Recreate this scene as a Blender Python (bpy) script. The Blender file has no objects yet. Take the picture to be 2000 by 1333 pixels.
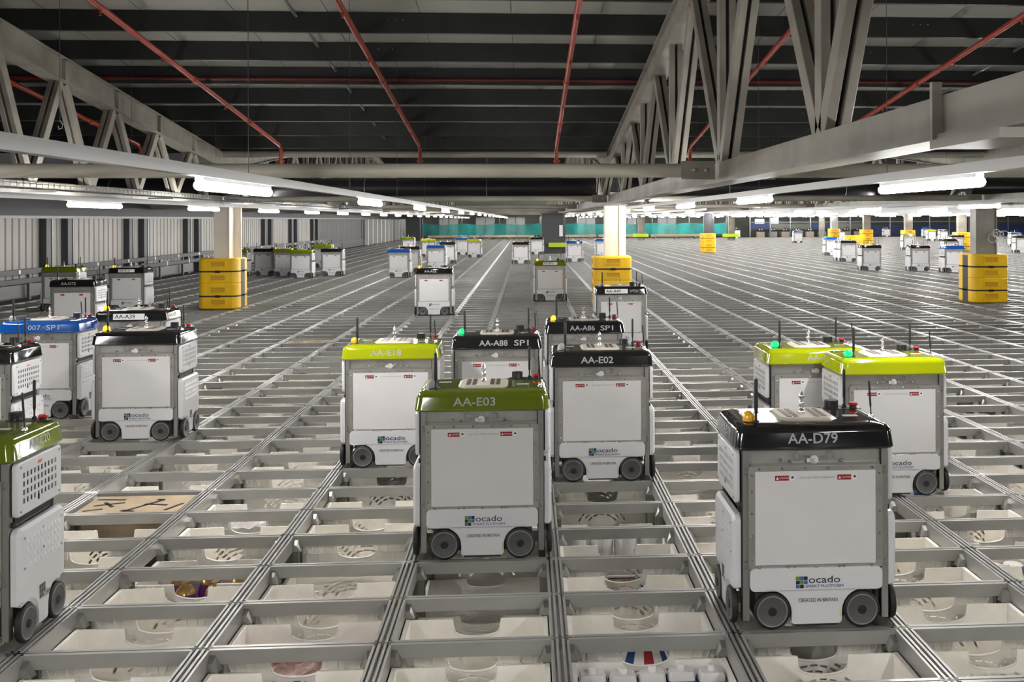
import bpy, bmesh, math, random
from mathutils import Vector, Matrix
import numpy as np
random.seed(7)
PI = math.pi
S = bpy.context.scene
COL = S.collection

# ------------------------------------------------------------------ camera
F, PPX, PPY, YAW, ROLL = 2000.0, 1158.968, 428.918, .06505, .00342
HC = .70 / .41829
SX, SY = .70, .28724 * HC                      # pitch of the track grid across and along
CAM = np.array([-.07573 * HC, -2.44813 * HC, HC])
_r0 = np.array([math.cos(YAW), -math.sin(YAW), 0]); _f = np.array([math.sin(YAW), math.cos(YAW), 0]); _u = np.array([0, 0, 1.])
_R = math.cos(ROLL) * _r0 - math.sin(ROLL) * _u
_U = math.sin(ROLL) * _r0 + math.cos(ROLL) * _u
def at(px, py, **k):
    """world point of a pixel of the photograph on a plane X=, Y= or Z="""
    d = _f + (px - PPX) / F * _R + (PPY - py) / F * _U
    i = 'XYZ'.index(list(k)[0]); t = (list(k.values())[0] - CAM[i]) / d[i]
    return CAM + t * d
cd = bpy.data.cameras.new('camera'); cam = bpy.data.objects.new('camera', cd); COL.objects.link(cam)
cd.sensor_width = 36; cd.sensor_fit = 'HORIZONTAL'; cd.lens = F / 2000 * 36
cd.shift_x = -(PPX - 1000) / 2000; cd.shift_y = (PPY - 666.5) / 2000
cd.clip_start = .05; cd.clip_end = 400
m = Matrix.Identity(4)
for i in range(3):
    m[i][0] = _R[i]; m[i][1] = _U[i]; m[i][2] = -_f[i]; m[i][3] = CAM[i]
cam.matrix_world = m
S.camera = cam

# ------------------------------------------------------------------ light and exposure
LAMP_STRENGTH = 38.0
w = bpy.data.worlds.new('world'); S.world = w; w.use_nodes = True
w.node_tree.nodes['Background'].inputs[0].default_value = (.9, .92, 1, 1)
w.node_tree.nodes['Background'].inputs[1].default_value = .015
S.view_settings.view_transform = 'Standard'; S.view_settings.look = 'None'
S.view_settings.exposure = 2.08; S.view_settings.gamma = 1; S.view_settings.use_curve_mapping = False

# ------------------------------------------------------------------ materials
MATS = {}
def mat(name, col, rough=.5, metal=0., emit=0., noise=0., nscale=8., bump=0., coat=0., alpha=1., stretch=None, dirt=None):
    if name in MATS: return MATS[name]
    M = bpy.data.materials.new(name); M.use_nodes = True
    nt = M.node_tree; b = nt.nodes['Principled BSDF']
    b.inputs['Base Color'].default_value = (*col, 1); b.inputs['Roughness'].default_value = rough; b.inputs['Metallic'].default_value = metal
    b.inputs['Coat Weight'].default_value = coat; b.inputs['Coat Roughness'].default_value = .05
    if emit:
        b.inputs['Emission Color'].default_value = (*col, 1); b.inputs['Emission Strength'].default_value = emit
    b.inputs['Alpha'].default_value = alpha
    if noise or bump:
        tc = nt.nodes.new('ShaderNodeTexCoord'); mp = nt.nodes.new('ShaderNodeMapping'); n = nt.nodes.new('ShaderNodeTexNoise')
        nt.links.new(tc.outputs['Object'], mp.inputs[0]); nt.links.new(mp.outputs[0], n.inputs['Vector'])
        if stretch: mp.inputs['Scale'].default_value = stretch
        n.inputs['Scale'].default_value = nscale; n.inputs['Detail'].default_value = 5
        if noise:
            r = nt.nodes.new('ShaderNodeValToRGB')
            lo = dirt or tuple(max(0, c * (1 - noise)) for c in col); hi = tuple(min(1, c * (1 + noise * .5)) for c in col)
            r.color_ramp.elements[0].color = (*lo, 1); r.color_ramp.elements[1].color = (*hi, 1)
            r.color_ramp.elements[0].position = .3; r.color_ramp.elements[1].position = .65
            nt.links.new(n.outputs[0], r.inputs[0]); nt.links.new(r.outputs[0], b.inputs['Base Color'])
        if bump:
            bp = nt.nodes.new('ShaderNodeBump'); bp.inputs['Strength'].default_value = bump; bp.inputs['Distance'].default_value = .01
            nt.links.new(n.outputs[0], bp.inputs['Height']); nt.links.new(bp.outputs[0], b.inputs['Normal'])
    MATS[name] = M
    return M
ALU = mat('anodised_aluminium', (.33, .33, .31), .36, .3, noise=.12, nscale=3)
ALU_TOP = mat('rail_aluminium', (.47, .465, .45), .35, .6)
JOINT = mat('bright_joint', (.75, .75, .75), .18, 1.)
POST = mat('post_aluminium', (.19, .20, .165), .45, .3)
TOTE = mat('tote_plastic', (.95, .915, .845), .45, noise=.06, nscale=14)
DARK = mat('dark_floor', (.045, .043, .04), .9)
WHITE = mat('robot_white', (.68, .68, .695), .28, coat=.3)
PANEL = mat('panel_white', (.68, .67, .67), .35, noise=.03, nscale=5)
STEEL = mat('galvanised_steel', (.40, .385, .355), .40, .65, noise=.12, nscale=12)
FRAME = mat('frame_aluminium', (.36, .355, .335), .38, .8)
BOLT = mat('bolt_steel', (.55, .55, .53), .25, 1.)
RUBBER = mat('rubber_black', (.012, .012, .012), .55)
WHEELG = mat('wheel_grey', (.085, .085, .088), .5)
RIMG = mat('rim_grey', (.25, .25, .25), .4, .5)
BLACKP = mat('black_plastic', (.01, .01, .011), .3)
CAPS = {'black': mat('lid_black', (.008, .008, .009), .10, coat=1.), 'olive': mat('lid_olive', (.125, .165, .002), .10, coat=1.),
        'lime': mat('lid_lime', (.36, .41, .001), .10, coat=1.), 'blue': mat('lid_blue', (.004, .075, .33), .10, coat=1.)}
PRINT = mat('print_grey', (.42, .42, .43), .85)
INK = mat('print_black', (.015, .015, .017), .5)
INKB = mat('print_blue', (.02, .12, .35), .5)
INKW = mat('print_white', (.8, .8, .8), .5)
RED = mat('caution_red', (.28, .004, .008), .4)
GREEN_SQ = mat('square_green', (.16, .26, .02), .4); BLUE_SQ = mat('square_blue', (.03, .16, .36), .4)
ORANGE = mat('orange_label', (.65, .16, .04), .5)
AMBER = mat('beacon_amber', (.9, .45, .02), .2, coat=.5)
AMBER_ON = mat('beacon_amber_lit', (1., .45, .01), .3, emit=.5)
GREEN_ON = mat('beacon_green_lit', (.0, .6, .10), .3, emit=.6)
CREAM = mat('plate_cream', (.62, .58, .50), .5)
BROWN = mat('contact_brown', (.12, .07, .05), .4, .3)
BUTTON = mat('button_red', (.5, .01, .01), .35)
CABLE_Y = mat('cable_yellow', (.7, .62, .02), .4)
YELLOW = mat('protector_yellow', (.82, .49, .005), .38, noise=.08, nscale=4)
YELLOW_D = mat('protector_recess', (.55, .30, .006), .5)
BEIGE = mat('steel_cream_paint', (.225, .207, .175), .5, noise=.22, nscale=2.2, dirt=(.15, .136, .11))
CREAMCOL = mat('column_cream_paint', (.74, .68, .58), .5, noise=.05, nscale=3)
DARKCOL = mat('column_dark_grey', (.05, .05, .055), .5)
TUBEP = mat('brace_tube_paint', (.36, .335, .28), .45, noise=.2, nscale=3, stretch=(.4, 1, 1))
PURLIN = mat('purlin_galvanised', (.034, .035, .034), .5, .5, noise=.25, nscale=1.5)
ROOF = mat('roof_panel_white', (.27, .265, .24), .6, noise=.04, nscale=1)
REDPIPE = mat('pipe_red', (.27, .03, .012), .4)
BLACKDUCT = mat('duct_black', (.014, .014, .015), .35)
TRUNK = mat('trunking_white', (.27, .27, .27), .35)
LAMP = mat('lamp_tube', (1., .98, .955), .3, emit=LAMP_STRENGTH)
WALLP = mat('wall_cladding', (.36, .345, .315), .55, noise=.06, nscale=1)
WALLD = mat('wall_dark_unlit_cladding', (.085, .083, .08), .55)
WPOST = mat('wall_post_grey', (.055, .055, .06), .5)
WTRIM = mat('wall_trim_grey', (.15, .15, .15), .4, .4)
GALV = mat('galvanised_bright', (.27, .285, .30), .35, .7)
OUTFLOOR = mat('edge_floor', (.05, .048, .04), .8)
FARW = mat('far_wall', (.34, .34, .32), .6)
FARD = mat('far_dark', (.08, .083, .072), .6)
TEAL = mat('netting_teal', (.0, .27, .25), .7, alpha=.72, noise=.45, nscale=.9)
SCAF = mat('scaffold_grey', (.20, .20, .19), .4, .6)
CONV = mat('conveyor_beige', (.40, .31, .20), .6)
NAVY = mat('navy_panel', (.012, .025, .085), .5)
SCREEN = mat('screen_lit', (.45, .62, 1.), .4, emit=.25)
LIMEPAD = mat('lime_padding', (.45, .62, .01), .4)
BROWNBOX = mat('station_brown', (.26, .21, .16), .6)
PAPER = mat('paper_white', (.78, .76, .73), .7)
PURPLE = mat('pack_purple', (.13, .02, .22), .3, noise=.3, nscale=30)
GOLD = mat('foil_gold', (.42, .26, .10), .25, .7)
FILM = mat('film_pink', (.50, .36, .33), .25, noise=.5, nscale=30, dirt=(.30, .12, .10))
CLEARF = mat('film_clear', (.55, .52, .49), .15, noise=.2, nscale=25)
BLUEP = mat('pack_blue', (.01, .05, .22), .3)
REDP = mat('pack_red', (.38, .01, .02), .3)
CARD = mat('card_brown', (.46, .36, .245), .75, noise=.12, nscale=10)
BOTTLE = mat('bottle_white', (.72, .71, .70), .3)
LABELB = mat('bottle_blue', (.02, .09, .36), .3)

# ------------------------------------------------------------------ mesh building
class MB:
    def __init__(s): s.v = []; s.f = []; s.m = []; s.sm = []; s.mats = []; s.M = None
    def mi(s, mt):
        if mt not in s.mats: s.mats.append(mt)
        return s.mats.index(mt)
    def add(s, vs, fs, mt, smooth=False):
        o = len(s.v)
        for p in vs: s.v.append(tuple(s.M @ Vector(p)) if s.M else tuple(p))
        k = s.mi(mt)
        for f in fs: s.f.append([o + i for i in f]); s.m.append(k); s.sm.append(smooth)
        return s
    def box(s, x0, x1, y0, y1, z0, z1, mt):
        return s.add([(x0,y0,z0),(x1,y0,z0),(x1,y1,z0),(x0,y1,z0),(x0,y0,z1),(x1,y0,z1),(x1,y1,z1),(x0,y1,z1)],
                     [(0,3,2,1),(4,5,6,7),(0,1,5,4),(1,2,6,5),(2,3,7,6),(3,0,4,7)], mt)
    def loft(s, rings, mt, smooth=True, cap0=True, cap1=True):
        n = len(rings[0]); vs = [p for r in rings for p in r]; fs = []
        for k in range(len(rings) - 1):
            for i in range(n):
                j = (i + 1) % n
                fs.append((k*n+i, k*n+j, (k+1)*n+j, (k+1)*n+i))
        s.add(vs, fs, mt, smooth)
        if cap0: s.add(rings[0], [tuple(range(n))[::-1]], mt)
        if cap1: s.add(rings[-1], [tuple(range(n))], mt)
        return s
    def lathe(s, prof, mt, n=20, axis='z', org=(0,0,0), cap0=True, cap1=True, smooth=True):
        rings = []
        for r, h in prof:
            ring = []
            for i in range(n):
                a = 2*PI*i/n; c, d = r*math.cos(a), r*math.sin(a)
                p = {'z': (c, d, h), 'y': (c, h, -d), 'x': (h, c, d)}[axis]
                ring.append((org[0]+p[0], org[1]+p[1], org[2]+p[2]))
            rings.append(ring)
        return s.loft(rings, mt, smooth, cap0, cap1)
    def tube(s, pts, r, mt, n=8):
        pts = [Vector(p) for p in pts]; rings = []
        for i, p in enumerate(pts):
            d = (pts[min(i+1, len(pts)-1)] - pts[max(i-1, 0)]).normalized()
            a = Vector((0,0,1)) if abs(d.z) < .9 else Vector((1,0,0))
            e1 = d.cross(a).normalized(); e2 = e1.cross(d).normalized()
            rr = r[i] if isinstance(r, (list, tuple)) else r
            rings.append([tuple(p + rr*(math.cos(2*PI*k/n)*e1 + math.sin(2*PI*k/n)*e2)) for k in range(n)])
        return s.loft(rings, mt)
    def bar(s, p, q, w, h, mt, side=(1,0,0)):
        """rectangular bar from p to q, w along side"""
        p, q = Vector(p), Vector(q); d = (q-p).normalized(); e1 = Vector(side); e1 = (e1 - d*e1.dot(d)).normalized(); e2 = d.cross(e1)
        R = [[tuple(c + e1*a*w/2 + e2*b*h/2) for a, b in ((-1,-1),(1,-1),(1,1),(-1,1))] for c in (p, q)]
        return s.loft(R, mt, False)
    def prism(s, outline, axis, a0, a1, mt):
        """2-D outline extruded along an axis: 'y' takes (x,z), 'x' takes (y,z), 'z' takes (x,y)"""
        f = {'y': lambda u, v, a: (u, a, v), 'x': lambda u, v, a: (a, u, v), 'z': lambda u, v, a: (u, v, a)}[axis]
        return s.loft([[f(u, v, a) for u, v in outline] for a in (a0, a1)], mt, False)
    def mesh(s, name, bevel=0, segs=2, fix=True):
        me = bpy.data.meshes.new(name); me.from_pydata(s.v, [], s.f)
        for mt in s.mats: me.materials.append(mt)
        me.polygons.foreach_set('material_index', s.m); me.polygons.foreach_set('use_smooth', s.sm)
        if fix or bevel:
            b = bmesh.new(); b.from_mesh(me)
            if bevel:
                bmesh.ops.remove_doubles(b, verts=b.verts, dist=1e-5)
                ed = [e for e in b.edges if len(e.link_faces) == 2 and e.calc_face_angle(0) > .6]
                bmesh.ops.bevel(b, geom=ed, offset=bevel, segments=segs, affect='EDGES', profile=.6, clamp_overlap=True)
            bmesh.ops.recalc_face_normals(b, faces=b.faces)
            b.to_mesh(me); b.free()
        me.update()
        return me
def rrect(w, d, r, n=4, cx=0, cy=0):
    out = []
    for sx, sy, a0 in ((1,-1,-90),(1,1,0),(-1,1,90),(-1,-1,180)):
        for i in range(n+1):
            a = math.radians(a0 + 90*i/n)
            out.append((cx + sx*(w-r) + r*math.cos(a), cy + sy*(d-r) + r*math.sin(a)))
    return out
def ring(w, d, r, z, n=5): return [(x, y, z) for x, y in rrect(w, d, r, n)]
def obj(name, me, parent=None, loc=(0,0,0), rot=(0,0,0), mt=None):
    o = bpy.data.objects.new(name, me); COL.objects.link(o)
    o.location = loc; o.rotation_euler = rot
    if parent: o.parent = parent
    if mt is not None and me is not None:
        if not me.materials: me.materials.append(mt)
        o.material_slots[0].link = 'OBJECT'; o.material_slots[0].material = mt
    return o
def tag(o, label, cat=None, group=None, kind=None):
    if label: o['label'] = label
    if cat: o['category'] = cat
    if group: o['group'] = group
    if kind: o['kind'] = kind
    return o
def thing(name, label, cat, loc=(0,0,0), group=None, rot=(0,0,0)):
    return tag(obj(name, None, None, loc, rot), label, cat, group)
_texts = {}
def text_mesh(s, h, spacing=1., bold=0.):
    """flat lettering, capital height h, centred on its own middle"""
    k = (s, h, spacing, bold)
    if k in _texts: return _texts[k]
    c = bpy.data.curves.new('lettering', 'FONT'); c.body = s; c.size = h / .73; c.space_character = spacing
    c.align_x = 'CENTER'; c.align_y = 'CENTER'; c.offset = bold; c.resolution_u = 3
    o = bpy.data.objects.new('lettering_source', c); COL.objects.link(o)
    bpy.context.view_layer.update()
    me = bpy.data.meshes.new_from_object(o.evaluated_get(bpy.context.evaluated_depsgraph_get()))
    bpy.data.objects.remove(o); bpy.data.curves.remove(c)
    me.name = 'lettering'; me.materials.clear()
    _texts[k] = me
    return me
ORD = ['zeroth', 'first', 'second', 'third', 'fourth', 'fifth', 'sixth', 'seventh', 'eighth', 'ninth', 'tenth', 'eleventh', 'twelfth',
       'thirteenth', 'fourteenth', 'fifteenth', 'sixteenth', 'seventeenth', 'eighteenth', 'nineteenth', 'twentieth']
def onth(n):
    if n <= 20: return ORD[n]
    t = {2: 'twenty', 3: 'thirty', 4: 'forty', 5: 'fifty'}[n // 10]
    return t + '-' + ORD[n % 10] if n % 10 else t[:-1] + 'ieth'

# ================================================================== SETTING
YF = 88.0                                         # the grid ends here
XL, XR = -10.6, 52.0
fl = MB().box(-16, 60, -8, 100, -.50, -.44, DARK); tag(obj('floor', fl.mesh('floor')), None, kind='structure')
eb = MB().box(-16, XL-.05, -8, 100, -.40, -.03, OUTFLOOR); tag(obj('trim_1', eb.mesh('trim_1')), None, kind='structure')
eb = MB().box(XL, 60, YF+.4, 100, -.40, -.02, OUTFLOOR); tag(obj('trim_2', eb.mesh('trim_2')), None, kind='structure')
# --- pitched roof: valleys over the column lines
YC = [15.9, 46.5, 77.1]
SL = .113
def roof_z(y):                                    # top of the upper chord
    d = min(abs(y - c) for c in YC + [-14.7, 107.7])
    return 2.93 + SL * d
ky = [-14, .6, 15.9, 31.2, 46.5, 61.8, 77.1, 92.4, 104]
rb = MB()
prof = [(y, roof_z(y) + .235) for y in ky] + [(y, roof_z(y) + .335) for y in ky[::-1]]
rb.prism(prof, 'x', -16, 60, ROOF)
roof = obj('ceiling', rb.mesh('ceiling')); tag(roof, None, kind='structure')
# white sheets of the roof meet in fine dark seams
sm = MB()
for i in range(40):
    x = -15 + i * 1.05
    for a, b in ((.6, 15.9),):
        sm.bar((x, a, roof_z(a) + .2335), (x, b, roof_z(b) + .2335), .007, .004, WPOST)
tag(obj('trim_3', sm.mesh('roof_seams')), None, kind='structure')

# --- left wall: corrugated cladding, dark posts, guard rail
XW = -11.25
def corrug(mb, y0, y1, z0, z1, mt, pitch=.30, dep=.035, x=XW):
    n = int((y1 - y0) / pitch); pts = []
    for i in range(n):
        y = y0 + i * pitch
        pts += [(x, y), (x, y + pitch*.74), (x - dep, y + pitch*.80), (x - dep, y + pitch*.94)]
    pts.append((x, y0 + n*pitch))
    for a, b in zip(pts[:-1], pts[1:]):
        mb.add([(a[0], a[1], z0), (b[0], b[1], z0), (b[0], b[1], z1), (a[0], a[1], z1)], [(0,1,2,3)], mt)
wl = MB(); wl.box(XW-.25, XW-.15, -8, 98, -.4, 5, WPOST)
corrug(wl, -6, 50.5, .38, 1.74, WALLP); corrug(wl, 50.5, 66, .0, 1.74, WALLD); corrug(wl, 66, 96, .0, 1.74, WALLD, .6, .1)  # dark cladding of the middle stretch paints in wall left unlit
wl.box(XW-.1, XW+.02, -6, 96, -.35, .38, WPOST)
tag(obj('wall_left', wl.mesh('wall_left', fix=False)), None, kind='structure')
tr = MB().box(XW-.02, XW+.10, -6, 66, 1.74, 1.80, WTRIM); tag(obj('trim_4', tr.mesh('trim_4')), None, kind='structure')
wf = MB().box(-16, 60, 97.5, 97.8, -.4, 5, FARW); tag(obj('wall_back', wf.mesh('wall_back')), None, kind='structure')
k = 0
posts = []
y = 10.4
while y < 50: posts += [y, y + 1.1]; y += 4.9
for y in posts:
    k += 1
    p = MB().box(XW+.0, XW+.16, y-.11, y+.11, -.03, 1.74, WPOST).box(XW+.05, XW+.17, y+.14, y+.19, -.03, 1.74, WTRIM)
    tag(obj('wall_post', p.mesh('wall_post')), f'dark grey steel post against the pale ribbed left wall, {onth(k)} post from the near end', 'post', 'posts of the left wall')
k = 0
for i in range(13):
    k += 1; y = 67 + i * 2.1
    p = MB().box(XW+.05, XW+.3, y-.14, y+.14, -.03, 1.74, mat('white_post', (.62, .61, .59), .5))
    tag(obj('white_post', p.mesh('white_post')), f'white post at the dark far end of the wall, {onth(k)} from the near end', 'post', 'white posts at the far end of the left wall')
gr = thing('guard_rail', 'long grey double guard rail with white reflectors along the foot of the left wall', 'guard rail', (XW+.28, 30, -.03))
g = MB()
for z in (.42, .62): g.box(-.04, .04, -22, 22, z-.06, z+.05, WPOST)
obj('rail', g.mesh('rail', .005), gr)
for i in range(22):
    y = -21 + i*2
    obj('rail_post', MB().box(-.03, .03, y-.04, y+.04, 0, .55, WTRIM).mesh('rail_post'), gr)
for i in range(44):
    y = -21.5 + i
    obj('reflector', MB().box(.04, .05, y-.04, y+.04, .36 if i % 2 else .58, .50 if i % 2 else .66, INKW).mesh('reflector'), gr)
for i in range(9):
    y = 10 + i*4.6
    p = MB().box(XW+.08, XW+.2, y-1.9, y+1.9, .02, .30, WTRIM)
    tag(obj('kick_panel', p.mesh('kick_panel', .01)), f'grey kick panel low under the guard rail, {onth(i+1)} from the near end', 'panel', 'kick panels under the guard rail')

# ================================================================== TRACK GRID
grid = thing('storage_grid', 'vast grey aluminium storage grid of tracks and crossbars covering the whole floor', 'storage grid', (0, 0, 0))
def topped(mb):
    """give the upward faces of a bar a lighter metal, standing in for lamplight caught on top"""
    k = mb.mi(ALU_TOP)  # lighter bar tops hold the lamps' reflection in their colour
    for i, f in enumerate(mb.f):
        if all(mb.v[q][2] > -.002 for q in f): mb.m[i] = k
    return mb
def rail_prof(w, h, lips):
    """half-open top profile with grooves"""
    pts = [(-w/2, -h), (w/2, -h), (w/2, 0)]
    g = .022
    xs = [w/2]
    if lips == 2: gro = [(.0045, -.0045)]
    else: gro = [(w*.36, w*.24), (.0065, -.0065), (-w*.24, -w*.36)]
    for a, b in gro: pts += [(a, 0), (a, -g), (b, -g), (b, 0)]
    pts += [(-w/2, 0)]
    return pts
c0, c1 = int(XL / SX), int(XR / SX)
def y_near(x):                                     # nothing nearer than this can be seen
    return -1.3
rw = .072
near_rail = {}
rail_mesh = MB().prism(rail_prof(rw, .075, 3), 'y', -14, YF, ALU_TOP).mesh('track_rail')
allr = sorted(range(c0, c1+1), key=lambda c: abs(c - 1))
far_rails = MB()
for n, c in enumerate(allr):
    if n < 90: obj('track_rail', rail_mesh, grid, (c*SX, 0, 0))
# crossbars
bl = SX - rw
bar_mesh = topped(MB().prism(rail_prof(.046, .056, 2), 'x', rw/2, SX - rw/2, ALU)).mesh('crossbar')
up_mb = MB()
def add_upright(mb, x, y, full=True):
    for sx in (-1, 1):
        for sy in (-1, 1):
            mb.box(x+sx*.052-.016, x+sx*.052+.016, y+sy*.040-.013, y+sy*.040+.013, -.44, -.072, POST)
            # sloping corner bracket under the crossing
            mb.add([(x+sx*.0362, y+sy*.0235, -.020), (x+sx*.060, y+sy*.0235, -.020), (x+sx*.086, y+sy*.0235, -.072), (x+sx*.0362, y+sy*.0235, -.072),
                    (x+sx*.0362, y+sy*.054, -.040), (x+sx*.056, y+sy*.054, -.040), (x+sx*.080, y+sy*.058, -.072), (x+sx*.0362, y+sy*.058, -.072)],
                   [(0,1,2,3),(4,5,6,7),(0,1,5,4),(1,2,6,5),(2,3,7,6),(3,0,4,7)], FRAME)
    mb.box(x-.036, x+.036, y-.03, y+.03, -.44, -.075, POST)
add_upright(up_mb, 0, 0); up_mesh = up_mb.mesh('upright')
jt = MB()
for sx in (-1, 0, 1):
    for sy in (-1, 1):
        jt.box(sx*.028-.006, sx*.028+.006, sy*.016-.007, sy*.016+.007, -.004, .0010, JOINT)
jt.box(-.046, .046, -.005, .005, -.004, .0006, JOINT)
jt_mesh = jt.mesh('joint_plate')
def seen(x, y, margin=.9):
    v = np.array([x, y, 0]) - CAM; d = v @ _f
    if d < 2.6: return None
    u = PPX + F * (v @ _R) / d
    return d if -margin*F/d < u < 2000 + margin*F/d else None
cells = []
rows = int(YF / SY)
for j in range(-2, rows):
    for i in range(c0, c1):
        d = seen((i+.5)*SX, (j+.5)*SY)
        if d: cells.append((d, i, j))
cells.sort()
nb = 0; bars = MB(); ups = MB(); joints = MB()
done = set()
bp = rail_prof(.046, .056, 2)
nodes_done = 0
for d, i, j in cells:
    if nb < 100: obj('crossbar', bar_mesh, grid, (i*SX, j*SY, 0)); nb += 1
    elif j*SY + 4.1 < 28.5: bars.M = Matrix.Translation((i*SX, j*SY, 0)); bars.prism(bp, 'x', rw/2, SX-rw/2, ALU)
    for c in (i, i+1):
        if (c, j) in done or d > 42: continue
        done.add((c, j)); nodes_done += 1
        x, y = c*SX, j*SY
        if nodes_done <= 90:
            obj('upright', up_mesh, grid, (x, y, 0)); obj('joint_plate', jt_mesh, grid, (x, y, 0))
        else:
            if d < 30: add_upright(ups, x, y)
            else: ups.box(x-.07, x+.07, y-.06, y+.06, -.12, -.058, POST)
            if d < 26: joints.M = Matrix.Translation((x, y, 0)); joints.v.extend(()); 
            if d < 26:
                joints.box(-.034, .034, -.020, -.010, -.002, .0010, JOINT); joints.box(-.034, .034, .010, .020, -.002, .0010, JOINT)
for j in range(-29, -2): bars.M = None; bars.box(-9, 9, j*SY-.023, j*SY+.023, -.056, -.0005, ALU)
for j in range(rows):
    y = j*SY
    if y + 4.1 >= 28.5:
        bars.M = None
        w_ = (y+4.1)
        xa, xb = max(XL, CAM[0] - .56*w_ - 2), min(XR, CAM[0] + .52*w_ + 2)
        if y+4.1 < 31: pass
        bars.box(xa, xb, y-.023, y+.023, -.056, -.0005, ALU)
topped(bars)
tag(obj('crossbar', bars.mesh('far_crossbars', fix=False), grid), 'the many smaller crossbars further back', kind='stuff')
tag(obj('upright', ups.mesh('far_uprights', fix=False), grid), 'the many smaller uprights further back', kind='stuff')
tag(obj('joint_plate', joints.mesh('far_joints', fix=False), grid), 'the many smaller joint plates further back', kind='stuff')

# ================================================================== ROBOTS
XH, YH = .305, .198
ch = MB()
ch.box(-.288, .288, -.196, .196, .165, .728, STEEL)
ch.box(-.245, .245, -.18, .18, .03, .165, mat('undercarriage', (.09, .085, .08), .6, .3))
for sx in (-1, 1):
    for sy in (-1, 1):
        ch.box(sx*.289-.0145, sx*.289+.0145, sy*.190-.017, sy*.190+.017, .03, .728, FRAME)
        ch.box(sx*.289-.0155, sx*.289-.0125, sy*.190-.018, sy*.190+.018, .03, .726, RUBBER)
ch.box(-.270, .270, -.209, -.196, .660, .672, FRAME)
ch.box(-.30, .30, -.15, .15, .47, .50, RUBBER)
for sx in (-1, 1):
    ch.box(sx*.300-.012, sx*.300+.012, -.16, .17, .515, .705, INK)  # matte black backing puts the darkness of the vent holes into colour
    ch.box(sx*.300-.014, sx*.300+.014, -.19, -.17, .47, .49, RUBBER)
CHASSIS = ch.mesh('chassis')
fr = MB()
fr.box(-.279, -.252, -.214, -.196, .243, .660, STEEL).box(.252, .279, -.214, -.196, .243, .660, STEEL)
fr.box(-.252, .252, -.214, -.196, .640, .660, STEEL)
fr.box(-.279, .279, -.2138, -.200, .243, .256, STEEL)
bo = fr
for x in (-.235, -.14, -.045, .05, .145, .235): bo.lathe([(.0055, -.214), (.0055, -.218), (.003, -.2195)], BOLT, 8, 'y', (x, 0, .650))
for z in (.28, .38, .47, .56, .625):
    for sx in (-1, 1): bo.lathe([(.005, -.214), (.005, -.218), (.003, -.2195)], BOLT, 8, 'y', (sx*.265, 0, z))
for x in (-.235, -.115, -.09, .0, .095, .115, .23): bo.lathe([(.0055, -.219), (.0055, -.223), (.003, -.2245)], BOLT, 8, 'y', (x, 0, .249))
for sx in (-1, 1):
    for z in (.63, .652, .25, .272): bo.lathe([(.005, -.211), (.005, -.214)], BOLT, 8, 'y', (sx*.289, 0, z))
PFRAME = fr.mesh('panel_frame')
fp = MB(); fp.box(-.252, .252, -.2135, -.205, .256, .640, PANEL); FPANEL = fp.mesh('front_panel', .002, 1)
rp = MB(); rp.box(-.262, .262, .196, .212, .03, .66, PANEL); RPANEL = rp.mesh('rear_panel', .004, 2)
# lower white plate with wheel arches
def arc(cx, cz, r, a0, a1, n=8): return [(cx + r*math.cos(math.radians(a0+(a1-a0)*i/n)), cz + r*math.sin(math.radians(a0+(a1-a0)*i/n))) for i in range(n+1)]
sk = []
sk += arc(.252, .224, .022, 90, 0, 4) + arc(.256, .172, .018, 0, -90, 4)
sk += [(.218, .154)] + arc(.196, .066, .092, 72, 178, 8)
sk += [(.104, .036)] + arc(.090, .032, .014, 0, -90, 3)
sk += [(-x, z) for x, z in sk[::-1]]
skm = MB().prism(sk, 'y', -.224, -.206, WHITE); SKIRT = skm.mesh('skirt_panel', .003, 2)
lip = MB().box(-.09, .09, -.222, -.205, .010, .019, RUBBER).box(-.083, -.079, -.222, -.216, .01, .034, RUBBER); LIP = lip.mesh('brush_strip')
# wheel about the y axis, facing -y
def wheel_mesh():
    b = MB()
    b.lathe([(.050, .013), (.070, .013), (.0745, .009), (.0745, -.006), (.071, -.0115), (.0635, -.0125)], RUBBER, 36, 'y', cap0=True, cap1=False)
    b.lathe([(.0635, -.0125), (.0610, -.0145), (.0585, -.0125)], RIMG, 36, 'y', cap0=False, cap1=False)
    b.lathe([(.0585, -.0125), (.0570, -.0115), (.004, -.0115)], WHEELG, 36, 'y', cap0=False, cap1=True)
    return b.mesh('wheel')
WHEEL = wheel_mesh()
HUB = MB().lathe([(.0175, -.011), (.0175, -.0145), (.0155, -.0155)], RUBBER, 18, 'y').mesh('hub')
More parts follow.
